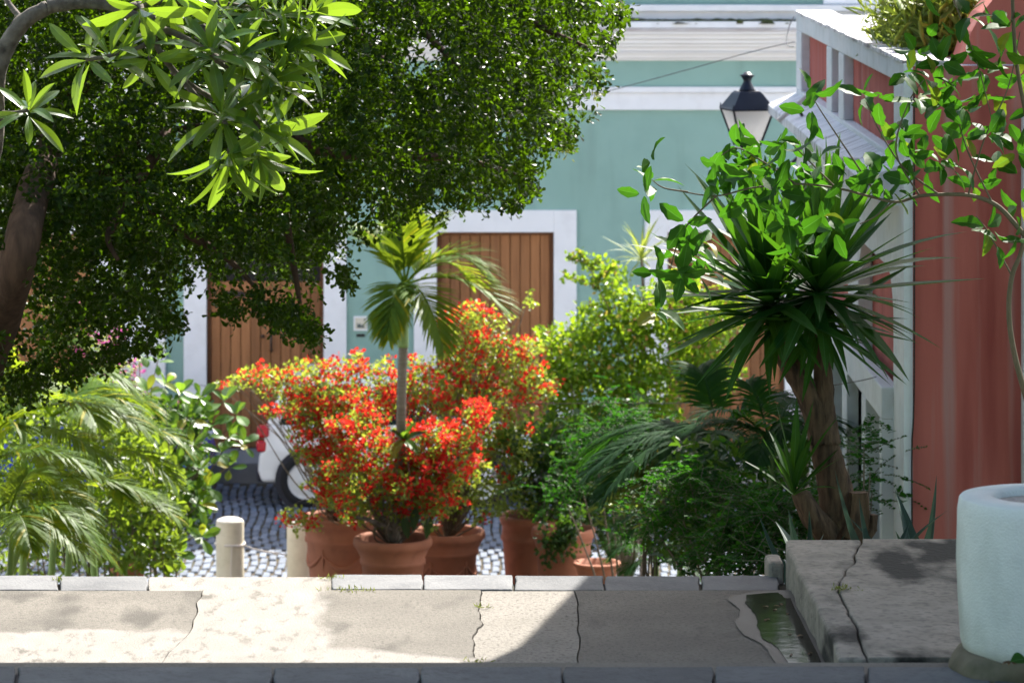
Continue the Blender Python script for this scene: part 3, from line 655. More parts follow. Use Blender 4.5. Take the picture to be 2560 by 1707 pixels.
# parapet frame on the street side
panels = [(du(2066), du(2002)), (du(2096), du(2078)), (du(2234), du(2108))]
z0, z1 = 5.80, 6.36
m = MB(); m.box((XW, Y0, z1), (XW + .3, Y1, ZP)); m.box((XW, Y0, 5.5), (XW + .3, Y1, z0))
ys = [Y0] + [q for a, b in sorted(panels) for q in (a, b)] + [Y1]
for i in range(0, len(ys), 2): m.box((XW, ys[i], z0), (XW + .3, ys[i + 1], z1))
m.build('parapet_frame', W2, ph, bevel=.012)
for a, b in panels: one('box', (XW + .085, a - .005, z0 - .005), (XW + .14, b + .005, z1 + .005)).build('parapet_panel', M['pink'], ph)
one('box', (XW + .32, Y1 - .048, -.3), (20, Y1 + .0, 6.4)).build('street_wall', M['white'], ph)
# roof slab and coping
one('box', (XW + .3, Y0 + .1, 6.40), (9, Y1, 6.50)).build('roof', M['roofslab'], ph)
m = MB(); n = 26
for i in range(n):
    ya, yb = Y0 - .02 + (Y1 - Y0 + .02) * i / n, Y0 - .02 + (Y1 - Y0 + .02) * (i + 1) / n
    m.box((XW - .015 + random.uniform(-.006, .006), ya, ZP), (XW + .34, yb, ZP + .022 + random.uniform(0, .01)))
m.build('parapet_coping', M['roofslab'], ph)
# cornice with sloped top
m = MB(); m.prism_y([(XW, 5.46), (XW - .10, 5.46), (XW - .17, 5.50), (XW - .24, 5.56), (XW - .27, 5.56), (XW - .27, 5.64), (XW - .25, 5.66), (XW, 5.76)], Y0 + .3, Y1); m.build('cornice', M['ledgewhite'], ph)
# side wall below: white frame, pink panels, dado with openings
lz = 4.93
m = MB(); m.box((XW, Y0, lz), (XW + .12, Y1, 5.5))
bays = [(28.62, 31.2), (32.0, 34.6), (35.2, 36.7)]; ys = [Y0] + [q for b in bays for q in b] + [Y1]
for i in range(0, len(ys), 2): m.box((XW, ys[i], 1.2), (XW + .12, ys[i + 1], lz))
for a, b in bays:                                    # rounded corners under the lintel
    for c, sg in ((a, 1), (b, -1)):
        m.prism_x([(c, lz)] + [(c + sg * .45 * (1 - math.sin(t)), lz - .45 * (1 - math.cos(t))) for t in [i * math.pi / 16 for i in range(9)]][::1], XW + .002, XW + .1)
m.build('side_frame', W2, ph, bevel=.008)
m = MB()
zd = 4.07; xd = 3.11
ops = [(28.75, 29.75), (30.05, 31.2), (31.6, 32.6), (33.0, 34.0)]; ys = [28.62] + [q for o_ in ops for q in o_] + [34.6]
m.box((xd, 28.62, 3.83), (XW + .04, 34.6, zd))
for i in range(0, len(ys), 2): m.box((xd, ys[i], 1.2), (XW + .04, ys[i + 1], 3.83))
m.build('dado', W2, ph, bevel=.01)
m = MB(); m.box((XW + .05, 28.63, 1.2), (XW + .1, 34.59, 3.9)); m.build('dado_recess', M['ledge'], ph)
# front corner strip, big shaded wall, taller mass with curved shoulder
one('box', (XW - .01, Y0 - .05, 1.4), (XW + .055, Y0 - .0, ZP)).build('corner_strip', W2, ph)
one('box', (XW + .057, Y0 - .012, 1.4), (9, Y0 + .059, 6.5)).build('front_wall', M['pink'], ph)
cv = [(3.6, 6.40), (3.66, 6.56), (3.72, 6.74), (3.80, 6.88), (3.9, 7.0), (4.02, 7.1), (4.12, 7.5), (4.14, 10.4), (9, 10.4), (9, 6.40)]
m = MB(); m.prism_y(cv, Y0 + .25, Y0 + .8); m.build('upper_block', M['pink'], ph)
one('box', (4.045, Y0 - .13, 2.5), (4.25, Y0 - .013, 6.2)).build('white_pilaster', W2, ph, bevel=.01)
m = MB(); m.tube(smooth_path([(XW + .06, Y0 - .07, 1.6), (XW + .045, Y0 - .07, 3.6), (XW + .062, Y0 - .07, 4.2), (XW + .062, Y0 - .07, 6.45)], 4), .007, 6); m.build('conduit', M['iron'], ph)

# roof weeds
rw = empty('roof_grass', (3.75, 29, 6.5), 'yellow green weeds and tall grass growing on the pink house roof', 'weeds')
n = 8000; c = np.stack([rng.uniform(3.5, 4.5, n), rng.uniform(29.2, 31.2, n), np.full(n, 6.5)], 1); c[:, 0] += rng.normal(0, .06, n)
hh = rng.uniform(.1, .75, n); pos = c + np.stack([rng.normal(0, .1, n), rng.normal(0, .1, n), hh * rng.random(n)], 1)
cloud('weed_blades', M['grass'], rw, pos, rdir(n, (0, 0, .9)), rdir(n), rng.uniform(.08, .32, n), rng.uniform(.004, .010, n), 'lance')
n = 500; k = rng.random(n); pos = np.stack([3.65 - k * .5 + rng.normal(0, .03, n), 30 + rng.normal(0, .25, n), 6.62 + .35 * k * rng.random(n) + rng.normal(0, .04, n)], 1)
cloud('weed_sprigs', M['grass'], rw, pos, rdir(n, (-.8, 0, .5)), rdir(n), rng.uniform(.03, .09, n), rng.uniform(.006, .012, n), 'lance')
m = MB()
for k in range(28):
    a = V(random.uniform(3.6, 4.2), random.uniform(29.2, 31), 6.5); m.tube(smooth_path([a, a + V(random.uniform(-.3, .1), 0, random.uniform(.15, .3)), a + V(random.uniform(-.65, .2), 0, random.uniform(.2, .6))], 4), [.006, .002], 4)
m.build('weed_stems', M['tuft'], rw, kind='stuff')

# =================================================================== STREET LANTERN
dl = 37.2; lc = P(1868, 290, dl); sL = F / dl
la = empty('street_lantern', lc, 'navy iron lantern with frosted panes on the pink house corner', 'lamp')
ax = math.radians(14)
def ring4(hw_, z): return [(lc.x + hw_ * 1.414 * math.cos(ax + math.pi / 4 + k * math.pi / 2), lc.y + hw_ * 1.414 * math.sin(ax + math.pi / 4 + k * math.pi / 2), z) for k in range(4)]
def lz_(v): return H - (v - HZ) / sL
def frus(m, a, za, b, zb, caps=True):
    m.add(ring4(a, za) + ring4(b, zb), [(k, (k + 1) % 4, 4 + (k + 1) % 4, 4 + k) for k in range(4)] + ([(3, 2, 1, 0), (4, 5, 6, 7)] if caps else []))
A, B_ = .205, .10
m = MB(); frus(m, B_, lz_(362), A, lz_(272), False)
for k in range(4):
    q = MB(); r0, r1 = ring4(B_ - .006, lz_(362)), ring4(A - .006, lz_(272)); q.add([r0[k], r0[(k + 1) % 4], r1[(k + 1) % 4], r1[k]], [(0, 1, 2, 3)]); q.build('pane', M['frost'], la)
m = MB(); r0, r1 = ring4(B_, lz_(362)), ring4(A, lz_(272))
for k in range(4): m.tube([r0[k], r1[k]], .012, 6)
for k in range(4):
    m.tube([r1[k], r1[(k + 1) % 4]], .014, 6); m.tube([r0[k], r0[(k + 1) % 4]], .012, 6)
    p = Vector(r1[k]); m.tube([p, p + V(0, 0, .05)], [.012, .004], 6)
m.build('frame', M['bluelamp'], la)
m = MB(); frus(m, A + .005, lz_(270), .115, lz_(232)); frus(m, .112, lz_(232), .10, lz_(228)); m.build('roof', M['bluelamp'], la)
m = MB(); m.lathe([(.085, 0), (.07, .03), (.05, .07), (.04, .09), (.038, .11), (.06, .145), (.075, .155), (.045, .165), (.03, .185), (.0, .19)], (lc.x, lc.y, lz_(229)), 20); m.build('cupola', M['bluelamp'], la, True)
m = MB(); bz = lz_(362); m.lathe([(.02, -.12), (.05, -.08), (.03, -.05), (.1, 0)], (lc.x, lc.y, bz), 12); m.build('finial', M['bluelamp'], la, True)
m = MB(); m.tube(smooth_path([(lc.x, lc.y, bz - .1), (lc.x + .12, lc.y + .02, bz - .26), (lc.x + .35, lc.y, bz - .22), (3.215, lc.y - .3, bz - .1)], 6), .018, 8); m.tube([(lc.x + .1, lc.y, bz - .24), (3.215, lc.y - .3, bz - .55)], .014, 6); m.build('bracket', M['bluelamp'], la)
# small flood lamps on the cornice
for k, (u, v, d, tip, lab) in enumerate(((1965, 265, 34.5, (-38, 28), 'thin cream lamp tube on a black bracket beside the lantern'), (2110, 400, 29.6, (50, 12), 'cream lamp tube on a black bracket above the yucca'))):
    c = P(u, v, d); c.x = 2.98; f = empty('cornice_lamp', c, lab, 'lamp')
    e = V(.16 * (1 if tip[0] > 0 else -1), -.05, -.13 * (1 if tip[0] < 0 else .1))
    m = MB(); m.tube([c - e, c + e], .022, 10); m.build('tube', M['plasticwhite'], f)
    m = MB(); m.tube([c, c + V(.12, .0, -.18)], .016, 6); m.build('bracket', M['iron'], f)

# wires
def wire(name, pts, r, label, n=8, mat='wire'):
    m = MB(); m.tube(smooth_path(pts, n), r, 5); return tag(m.build(name, M[mat]), label, 'cable')
wire('overhead_cable', [P(1100, 330, 43), P(1475, 240, 41), P(1700, 180, 39.5), P(1880, 130, 38), V(3.19, 37.02, P(2000, 105, 37).z)], .0045, 'grey cable sagging from the pink parapet towards the tree')
wire('drop_cable', [V(3.18, 37.03, P(1990, 118, 37).z), P(1966, 112, 37.3), P(1972, 70, 37.5), P(1985, 42, 37.4)], .005, 'thin looping cable hanging at the pink parapet corner')
wire('tie_string', [V(3.09, 28.8, P(2190, 942, 28.8).z), P(2100, 960, 30), P(1800, 1003, 34), P(1500, 1008, 38), P(1150, 1009, 40)], .004, 'thin dark string stretched from the pink wall across the shrubs', mat='iron')
wire('facade_string', [P(390, 953, 44), P(470, 960, 47), V(fx(575), YF - .06, fz(968))], .004, 'thin dark string stretched across the left white door surround', mat='iron')

# =================================================================== SHADE ROOF added over the steps, unseen, its outline shaped for the landing shadow
zc = 8.9; sh = Vector((math.sin(SUN_AZ), math.cos(SUN_AZ))) * ((zc - ZL) / math.tan(SUN_EL))
edge = [(-4.2, 16.95), (-.7, 16.98), (-.15, 17.08), (.12, 17.3), (.30, 17.7), (.62, 19.2), (.86, 20.3), (4.5, 20.3), (4.5, 12.5), (-4.2, 12.5)]
cn = empty('added_shade_roof', (4.8, 20, 4.4), 'unseen roof on posts added over the steps to shade the landing', 'shade roof')
m = MB(); m.prism([(x + sh.x, y + sh.y) for x, y in reversed(edge)], zc, zc + .12); m.build('roof', M['woodframe'], cn)
for x, y in ((5.6, 23.6), (5.6, 17), (-3.3 - .35, 20.6), (-3.3 - .35, 17)): one('box', (x - .12, y - .12, 3.4), (x + .12, y + .12, zc)).build('post', M['woodframe'], cn)

# houses lining the steps beside and behind the viewer
def flank(label, a, b, mat):
    h_ = empty('row_house', ((a[0] + b[0]) / 2, (a[1] + b[1]) / 2, a[2]), label, 'house')
    one('box', a, b).build('wall', M[mat], h_); one('box', (a[0] - .15, a[1] - .15, b[2]), (b[0] + .15, b[1] + .15, b[2] + .25)).build('roof', M['roofslab'], h_)
    for z in (a[2] + 3.0, a[2] + 6.2):
        for y in np.arange(a[1] + 1.5, b[1] - 1.5, 3.2):
            x = b[0] if a[0] < 0 else a[0]
            f_ = one('box', (x - .05, y, z), (x + .05, y + 1.1, z + 1.9)).build('window', M['white'], h_); one('box', (x - .06, y + .1, z + .1), (x + .06, y + 1.0, z + 1.8)).build('pane', M['carglass'], f_)
flank('sage green row house flanking the steps on the left, out of view', (-16, -12, 3.4), (-6.2, 17.5, 13.0), 'green')
flank('sage green row house flanking the steps on the right, out of view', (6.3, -12, 3.4), (16, 17.0, 13.0), 'green')
flank('white corner house left of the steps facing the green facade, out of view', (-24, 22.0, 0.0), (-5.7, 37.3, 9.6), 'white')
one('box', (-6.9, -20, 3.4), (6.9, 8.98, 4.62)).build('upper_landing', M['concrete'])['kind'] = 'structure'
# =================================================================== POTS, BOLLARDS, PLANTER
def pot(u, v, d, r, h, label, garl=True, cat='pot', base=0.0, taper=.74):
    c = P(u, v, d); zt_ = c.z; z_ = base; h = zt_ - z_
    root = empty('terracotta_pot', (c.x, d, z_), label, 'pot', 'terracotta pots in the row')
    pr = [(r * taper * .9, 0), (r * taper * .92, .02), (r * (taper + .03), h * .3), (r * (taper + .05), h * .315), (r * (taper + .05), h * .335), (r * (taper + .04), h * .35), (r * (taper + .12), h * .74), (r * (taper + .17), h * .755), (r * (taper + .17), h * .79), (r * (taper + .14), h * .80), (r * .93, h * .90), (r * .97, h * .915), (r * 1.0, h * .94), (r * 1.0, h * .975), (r * .97, h), (r * .9, h), (r * .86, h * .97), (r * .8, h * .86), (r * .78, h * .84)]
    m = MB(); m.lathe(pr, (c.x, d, z_), 48, True, False); m.build('vessel', M['terracotta'], root, True)
    m = MB(); m.lathe([(r * .81, h * .86), (r * .4, h * .89), (.001, h * .9)], (c.x, d, z_), 24, False); m.build('soil', M['soil'], root, True)
    if garl:                                           # raised swag garland round the belly
        m = MB(); 
        for k in range(5):
            a0 = -math.pi / 2 - .55 + k * 2 * math.pi / 5; path = []; rs = []
            for i in range(13):
                t = i / 12; a = a0 + t * 2 * math.pi / 5; zz = h * (.66 - .14 * math.sin(math.pi * t)); rr = np.interp(zz / h, [.35, .74], [r * (taper + .04), r * (taper + .12)]) + .003
                path.append((c.x + rr * math.cos(a), d + rr * math.sin(a), z_ + zz)); rs.append(.006 + .02 * math.sin(math.pi * t) * random.uniform(.7, 1.2))
            m.tube(path, rs, 6)
            a = a0; rr = r * (taper + .10)
            m.tube([(c.x + rr * math.cos(a), d + rr * math.sin(a), z_ + h * .70), (c.x + rr * math.cos(a + .03), d + rr * math.sin(a + .03), z_ + h * .60), (c.x + (rr - .02) * math.cos(a - .02), d + (rr - .02) * math.sin(a - .02), z_ + h * .48)], [.02, .014, .004], 6)
        m.build('garland', M['terracotta'], root, True)
    return c
pot(852, 1288, 40.7, .42, 1.1, 'tall terracotta pot with garland relief beside the cream bollard')
pot(982, 1342, 39.3, .405, 1.0, 'flared terracotta pot with garland holding the thick grey bougainvillea stem', taper=.66)
pot(1116, 1325, 40.35, .41, 1.0, 'dark shaded terracotta pot between the flared pot and the vine draped pot', taper=.66)
pot(1340, 1285, 40.7, .385, 1.1, 'straight tall terracotta pot draped with trailing vine', False, taper=.8)
pot(1408, 1318, 39.75, .33, 1.0, 'terracotta pot half hidden by trailing vine beside the small bowl', False, taper=.7)
pot(318, 1404, 38.9, .19, .9, 'terracotta pot holding the round leaved shrub', False, taper=.72)
c = P(1493, 1404, 39.0)
tag(one('box', (c.x - .16, 38.84, .0), (c.x + .16, 39.16, c.z - .2)).build('stone_block', M['kerbstone'], bevel=.02), 'stone block under the small terracotta bowl', 'block')
bwl = empty('planter_bowl', (c.x, 39.0, c.z - .2), 'small wide terracotta bowl with flat rim right of the big pots', 'bowl')
m = MB(); m.lathe([(.16, 0), (.19, .05), (.215, .15), (.215, .165), (.24, .168), (.242, .195), (.238, .2), (.2, .2), (.19, .15), (.001, .14)], (c.x, 39.0, c.z - .2), 40); m.build('vessel', M['terracotta'], bwl, True)
bolls = ((575, 1301, 41.7, 'cream concrete bollard with rope tied round it and green paint smears'), (752, 1306, 41.9, 'cream bollard mostly hidden behind the tall garland pot'))
for u, v, d, lab in bolls:
    c = P(u, v, d); b = empty('bollard', (c.x, d, 0), lab, 'bollard'); r = .152
    m = MB(); m.lathe([(r + .006, 0), (r + .004, .03), (r, .06), (r, c.z - .02), (r - .006, c.z)], (c.x, d, 0), 36, True, False, lambda a, z: 1 + .006 * math.sin(3 * a + z * 7)); m.build('post', M['bollard'], b, True)
    m = MB(); m.lathe([(r - .006, c.z), (r * .9, c.z + .012), (r * .6, c.z + .03), (.001, c.z + .038)], (c.x, d, 0), 36, False); m.build('cap', M['bollardtop'], b, True)
c0, c1_ = P(575, 1301, 41.7), P(752, 1306, 41.9); zr = P(600, 1362, 41.6).z
m = MB(); n = 14; m.tube([(c0.x + .16 * math.cos(a), 41.7 + .16 * math.sin(a), zr + .005 * math.sin(3 * a)) for a in [-1.9 + i * .42 for i in range(n)]], .012, 6)
m.tube(smooth_path([(c0.x + .15, 41.62, zr), (c0.x + .3, 41.65, zr - .06), (c1_.x - .16, 41.8, zr - .14)], 5), .008, 6)
m.tube(smooth_path([(c0.x + .03, 41.535, zr), (c0.x + .02, 41.52, zr - .3), (c0.x + .06, 41.5, .01)], 5), .005, 5)
tag(m.build('rope', M['rope']), 'pale rope knotted round the cream bollard and trailing right', 'rope')
m = MB(); m.tube(smooth_path([(c0.x + .09, 41.3, .02), (c0.x + .05, 41.35, .10), (c0.x + .02, 41.42, .16)], 4), [.02, .04, .03], 8); tag(m.build('white_bottle', M['white'], smooth=True), 'pale object leaning against the foot of the bollard', 'debris')
# white planter
cp = P(2602, 1240, 16.2); rp = 210 * 16.2 / F
pl = empty('white_planter', (cp.x, 16.2, ZU), 'white stuccoed round planter on a mossy rock base', 'planter')
zt_ = cp.z - ZU
m = MB(); m.lathe([(rp * .90, .05), (rp * .955, .12), (rp * .985, zt_ * .4), (rp, zt_ * .65), (rp * .985, zt_ * .92), (rp * .965, zt_ * .985), (rp * .94, zt_), (rp * .60, zt_ + .004), (rp * .575, zt_ - .01), (rp * .56, zt_ - .1)], (cp.x, 16.2, ZU), 72, True, False, lambda a, z: 1 + .004 * math.sin(5 * a + 9 * z)); m.build('drum', M['planter'], pl, True)
m = MB(); m.lathe([(rp * .565, zt_ - .03), (rp * .3, zt_ - .02), (.001, zt_ - .018)], (cp.x, 16.2, ZU), 24, False); m.build('gravel', M['sand'], pl)
rr_ = random.Random(5); lump = [(rr_.uniform(2, 9), rr_.uniform(0, 6.28), rr_.uniform(.01, .045)) for _ in range(9)]
wobf = lambda a, z: 1 + sum(k * math.sin(round(f) * a + p + z * 14) for f, p, k in lump) * .6
m = MB(); m.lathe([(rp * 1.1, -.03), (rp * 1.1, .015), (rp * 1.06, .045), (rp * 1.0, .07), (rp * .93, .08), (rp * .8, .08)], (cp.x, 16.2, ZU), 90, True, False, wobf); m.build('rock_base', M['rock'], pl, True)
lf = leaf_mesh('round_leaf', w_round, .9, .2, .3, M['vineleaf'])
e = P(2525, 1650, 15.8); e.z = ZU + .1; fe = empty('fallen_leaf', e, 'curled green fallen leaf lying on the planter rock base', 'leaf'); place('leaf_blade', lf, fe, e, (1, .2, .35), (0, -.5, .8), .075)

# =================================================================== DARK SMALL-LEAVED TREE
tr = empty('shade_tree', (P(-140, 1300, 28).x, 28, Zb(28)), 'large dark small leaved tree overhanging the steps', 'tree')
poly = [(-420, -420), (1560, -420), (1525, -60), (1500, 30), (1515, 110), (1482, 190), (1488, 230), (1415, 262), (1425, 330), (1395, 385), (1310, 400), (1322, 435), (1285, 485), (1215, 505), (1170, 535), (1130, 535), (1085, 515), (1000, 530), (930, 565), (885, 620), (850, 640), (815, 600), (800, 670), (770, 720), (700, 700), (655, 660), (590, 640), (550, 690), (500, 650), (440, 710), (420, 800), (370, 845), (300, 800), (210, 850), (120, 890), (-30, 920), (-420, 880)]
holes = [(1065, 100, 45, 65), (1035, 150, 26, 50), (1290, 250, 20, 24), (940, 60, 22, 30), (430, 290, 16, 20), (170, 570, 24, 30), (880, 560, 28, 36), (905, 500, 24, 32), (1140, 470, 18, 22), (985, 480, 18, 24), (285, 745, 16, 18), (20, 40, 22, 36), (1000, 260, 16, 20), (60, 700, 40, 90), (40, 820, 36, 70)]
def crown_points(N, marg):
    p_ = np.stack([rng.uniform(-420, 1560, N), rng.uniform(-420, 960, N)], 1); k_ = in_poly(p_, poly) & in_poly(p_ + np.array([0, marg]), poly) & in_poly(p_ + np.array([marg * .6, 0]), poly)
    return p_[k_]
cl_ = crown_points(1500, 46); nc = len(cl_); cd = rng.uniform(25.6, 32.0, nc); cs = rng.uniform(.10, .22, nc)
per_c = 15; cc = np.repeat(Pn(cl_[:, 0], cl_[:, 1], cd), per_c, 0) + rng.normal(size=(nc * per_c, 3)) * np.repeat(cs, per_c)[:, None] * np.array([1, 1, .75])
bk = crown_points(5200, 40); bkp = Pn(bk[:, 0], bk[:, 1], rng.uniform(29.0, 33.5, len(bk)))
cen = np.concatenate([cc, bkp])
pu_ = np.stack([CX + cen[:, 0] * F / cen[:, 1], HZ + (H - cen[:, 2]) * F / cen[:, 1]], 1); ok = in_poly(pu_ + np.array([0, 18]), poly)
for hu, hv, ra, rb in holes: ok &= (((pu_[:, 0] - hu) / ra) ** 2 + ((pu_[:, 1] - hv) / rb) ** 2) > 1
cen = cen[ok]
pos, dr, tid = sprays(cen, 15, .19, .8, (.1, -.1, -.7))
ln = rng.uniform(.034, .066, len(pos))
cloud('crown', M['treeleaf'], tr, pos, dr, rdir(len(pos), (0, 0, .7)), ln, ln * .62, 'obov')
# the drooping sunlit tips
tips = [(560, 745, 20), (575, 765, 14), (590, 775, 10), (640, 735, 22), (665, 765, 18), (690, 780, 18), (720, 770, 30), (745, 800, 24), (770, 815, 22), (785, 835, 14), (740, 770, 30), (700, 800, 18), (300, 865, 26), (270, 885, 20), (360, 850, 22), (405, 800, 22), (420, 780, 18), (210, 890, 25), (860, 680, 16), (870, 700, 10), (1400, 330, 22), (1510, 95, 20), (1540, 15, 16), (1550, 35, 14), (1545, 52, 10), (1490, 190, 18), (1290, 500, 14), (1320, 460, 18), (1310, 430, 30), (440, 800, 14), (100, 930, 40), (40, 960, 40), (180, 915, 30)]
pu = []
for u, v, s in tips: pu.append(np.stack([rng.normal(u, s * .7, s * 2), rng.normal(v, s * .6, s * 2)], 1))
pu = np.concatenate(pu); cen2 = Pn(pu[:, 0], pu[:, 1], rng.uniform(26.2, 28.5, len(pu)))
pos, dr, tid = sprays(cen2, 5, .07, .8, (0, 0, -.9)); ln = rng.uniform(.036, .06, len(pos))
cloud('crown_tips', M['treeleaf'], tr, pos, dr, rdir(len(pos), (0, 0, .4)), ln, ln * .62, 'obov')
pf = np.array([(1548, 20), (1545, 45), (1555, 30), (1490, 190), (1482, 205), (1420, 370), (1405, 385), (1495, 240)], float); pf = np.repeat(pf, 16, 0) + rng.normal(0, 7, (128, 2))
cloud('cream_blossom', M['tuft'], tr, Pn(pf[:, 0], pf[:, 1], np.full(len(pf), 27.0)), rdir(len(pf), (.4, 0, .2)), rdir(len(pf)), .035, .012, 'lance', tint=np.full(len(pf), 1.0))
m = MB()
m.tube(smooth_path([P(-150, 1310, 28), P(-70, 1000, 27), P(0, 800, 26), (P(45, 640, 25.5)), P(85, 480, 26), P(140, 330, 28), P(220, 150, 28), P(300, -80, 28), P(330, -350, 28.5)], 5), [.16, .13, .11, .09, .05], 14, wob=.05, ridge=.08); m.build('trunk', M['treebark'], tr, True)
limbs = [[(60, 540, 28), (20, 380, 28), (-60, 200, 28), (-120, -100, 28)], [(35, 640, 28), (120, 560, 27.6), (260, 420, 27.2), (420, 330, 27), (640, 300, 27)], [(220, 150, 28), (480, 60, 28.4), (760, 10, 28.4), (870, 60, 28), (960, 150, 27.6), (990, 190, 27.4)],
         [(300, -80, 28), (700, -150, 28.5), (1000, 20, 28.2), (1060, 80, 28), (1130, 150, 27.6), (1150, 170, 27.5)], [(420, 330, 27), (330, 480, 26.5), (285, 560, 26.2), (270, 600, 26.1), (295, 650, 26)], [(640, 300, 27), (820, 380, 27), (1010, 390, 27), (1160, 400, 27.2), (1300, 440, 27.3)],
         [(700, -150, 28.5), (1100, -100, 28.5), (1340, 60, 28), (1470, 120, 28)], [(640, 300, 27), (700, 480, 27), (730, 640, 27), (750, 760, 27)], [(260, 420, 27.2), (430, 560, 27), (560, 640, 27), (640, 720, 27)]]
for l in limbs:
    m = MB(); m.tube(smooth_path([P(*q) for q in l], 5), [.045, .03, .014], 8, wob=.06); m.build('limb', M['treebark'], tr, True)

# =================================================================== PLUMERIA (large leaves, each its own piece)
pm = empty('plumeria_tree', (P(-130, 1430, 22.7).x, 22.7, Zb(22.7)), 'gnarled grey plumeria with big glossy leaves in rosettes', 'tree')
P0 = P
def P(u, v, d): return P0(u, v, d + 2.4)
m = MB(); m.tube(smooth_path([P(-130, 1600, 20.3), P(-110, 900, 20.3), P(-70, 600, 20.3), P(-30, 400, 20.2), P(-18, 280, 20.1), P(-12, 200, 20.0), P(15, 120, 20.0), P(60, 55, 20.0), P(120, 18, 20.0)], 6), [.11, .09, .075, .062, .05, .04], 18, wob=.11, ridge=.1); m.build('trunk', M['greybark'], pm, True)
brs = [([(120, 18, 20), (200, 6, 20), (280, 14, 20), (330, 38, 20), (388, 48, 20)], [.045, .035, .024]), ([(60, 55, 20), (30, 20, 20.1), (-5, -30, 20.2)], [.02, .014]), ([(388, 48, 20), (385, 90, 19.95), (350, 118, 19.9), (275, 140, 19.8), (215, 150, 19.8)], [.022, .014, .012]),
       ([(385, 70, 20), (440, 85, 20.1), (520, 130, 20.0), (560, 150, 19.9), (590, 140, 19.9)], [.022, .013]), ([(375, 70, 20), (400, 130, 20), (450, 195, 20.1), (500, 250, 20.1), (540, 285, 20)], [.02, .014]), ([(430, 180, 20.1), (520, 240, 20.2), (600, 270, 20.2), (650, 320, 20.2)], [.017, .012]),
       ([(320, 20, 20), (420, 0, 20.2), (540, 10, 20.3), (640, 25, 20.3), (690, 40, 20.3)], [.028, .015]), ([(500, 60, 20.3), (560, 110, 20.2), (620, 150, 20.2), (680, 150, 20.2)], [.018, .012]), ([(350, 10, 20), (355, 30, 19.9), (340, 70, 19.8)], [.016, .012]), ([(540, 150, 20), (600, 190, 20.2), (665, 205, 20.3)], [.016, .012]), ([(560, 300, 20), (575, 350, 20), (570, 385, 20)], [.014, .01]),
       ([(388, 48, 20), (380, 100, 20), (375, 128, 20), (374, 150, 19.9)], [.012, .008]), ([(-18, 280, 20.1), (30, 285, 20), (70, 275, 19.9)], [.02, .012]), ([(690, -20, 20.3), (740, 10, 20.4), (770, 35, 20.4)], [.018, .012]), ([(540, 10, 20.3), (610, -20, 20.3), (690, -20, 20.3)], [.02, .016])]
for pts_, rr in brs:
    m = MB(); m.tube(smooth_path([P(*q) for q in pts_], 6), rr, 9, wob=.05); m.build('branch', M['greybark'], pm, True)
plm = [leaf_mesh('leaf', w_obov, .225, b, f, M['plumeria'], 9, .03, tw) for b, f, tw in ((.18, .35, .1), (.32, .2, -.15), (.10, .5, .0), (.45, .25, .2), (.25, .4, -.1))]
ros = [(215, 148, 19.8, (-.5, -.5, .35), 7, .25, 55, 105), (275, 138, 19.8, (.1, -.4, .9), 10, .24, 15, 95), (374, 152, 19.9, (.1, -.5, -.1), 6, .18, 30, 90), (350, 25, 19.8, (.2, -.4, -.3), 7, .22, 20, 85), (528, 135, 19.9, (-.1, -.5, .8), 12, .25, 12, 110), (600, 138, 19.9, (.3, -.4, .8), 12, .24, 12, 105), (640, 25, 20.2, (.2, -.3, .9), 13, .27, 12, 110), (700, 40, 20.3, (.8, -.1, .6), 14, .28, 15, 105), (690, 148, 20.2, (.7, -.2, .6), 12, .25, 15, 105), (665, 208, 20.2, (.7, -.3, .3), 13, .25, 15, 110), (555, 290, 20.0, (.0, -.6, .7), 14, .27, 15, 118), (655, 325, 20.2, (.7, -.3, .0), 15, .27, 12, 112), (572, 388, 20.0, (.1, -.3, -.9), 9, .28, 15, 80), (640, 385, 20.1, (.5, -.2, -.8), 10, .28, 12, 75), (770, 38, 20.4, (1, -.1, .3), 11, .26, 15, 95), (72, 277, 19.9, (.1, -.5, .6), 11, .20, 15, 110), (430, -15, 20.1, (.1, -.4, -.2), 8, .24, 20, 95), (560, 40, 20.2, (-.1, -.4, .8), 10, .26, 15, 110), (600, 255, 20.2, (.2, -.4, .8), 9, .24, 15, 100), (740, 110, 20.3, (1, -.2, -.1), 9, .27, 15, 80)]
for u, v, d, axs, n_, L_, lo, hi in ros: whorl(pm, plm, P(u, v, d), axs, int(n_ * 1.28), L_ * 1.36, lo, hi)

P = P0
# =================================================================== LEFT BED: areca palms, round-leaved shrub, magenta bougainvillea
def palm_clump(name, label, base, fronds, mat, group=None, stems=(), stemr=.03, **kw):
    root = empty(name, base, label, 'palm', group)
    for s in stems:
        m = MB(); m.tube(smooth_path(s, 4), [stemr, stemr * .7], 8); m.build('stem', M['crownshaft'], root, True)
    for (b, d, L_, bend, npr, ll, lw) in fronds:
        m = MB(); frond(m, b, d, L_, bend, npr, ll, lw, **kw); m.build('frond', mat, root)
    return root
b0 = P(40, 1500, 33.5); b0.z = Zb(33.5)
c_ = P(55, 1010, 33.5)
fr = [(c_, (.75, -.1, .75), 1.55, .52, 46, .50, .030), (c_ + V(0, .1, -.1), (.95, -.2, .42), 1.35, .42, 42, .46, .028), (c_, (.45, .1, 1), 1.5, .5, 44, .5, .03), (c_, (-.3, -.2, 1), 1.5, .45, 44, .5, .03), (c_, (-.9, -.1, .6), 1.4, .45, 40, .46, .03), (c_ + V(0, 0, -.2), (.7, -.5, .15), 1.15, .35, 38, .4, .026), (c_ + V(-.1, 0, -.35), (.55, -.6, .1), 1.05, .4, 36, .38, .026), (c_, (.05, -.5, .8), 1.2, .55, 40, .45, .028)]
palm_clump('areca_palm', 'sunlit areca palm with arching yellow green fronds', b0, fr, M['palmleaf'], 'areca palms in the left bed', [[b0, (b0 + c_) / 2 + V(.05, 0, 0), c_]], .04)
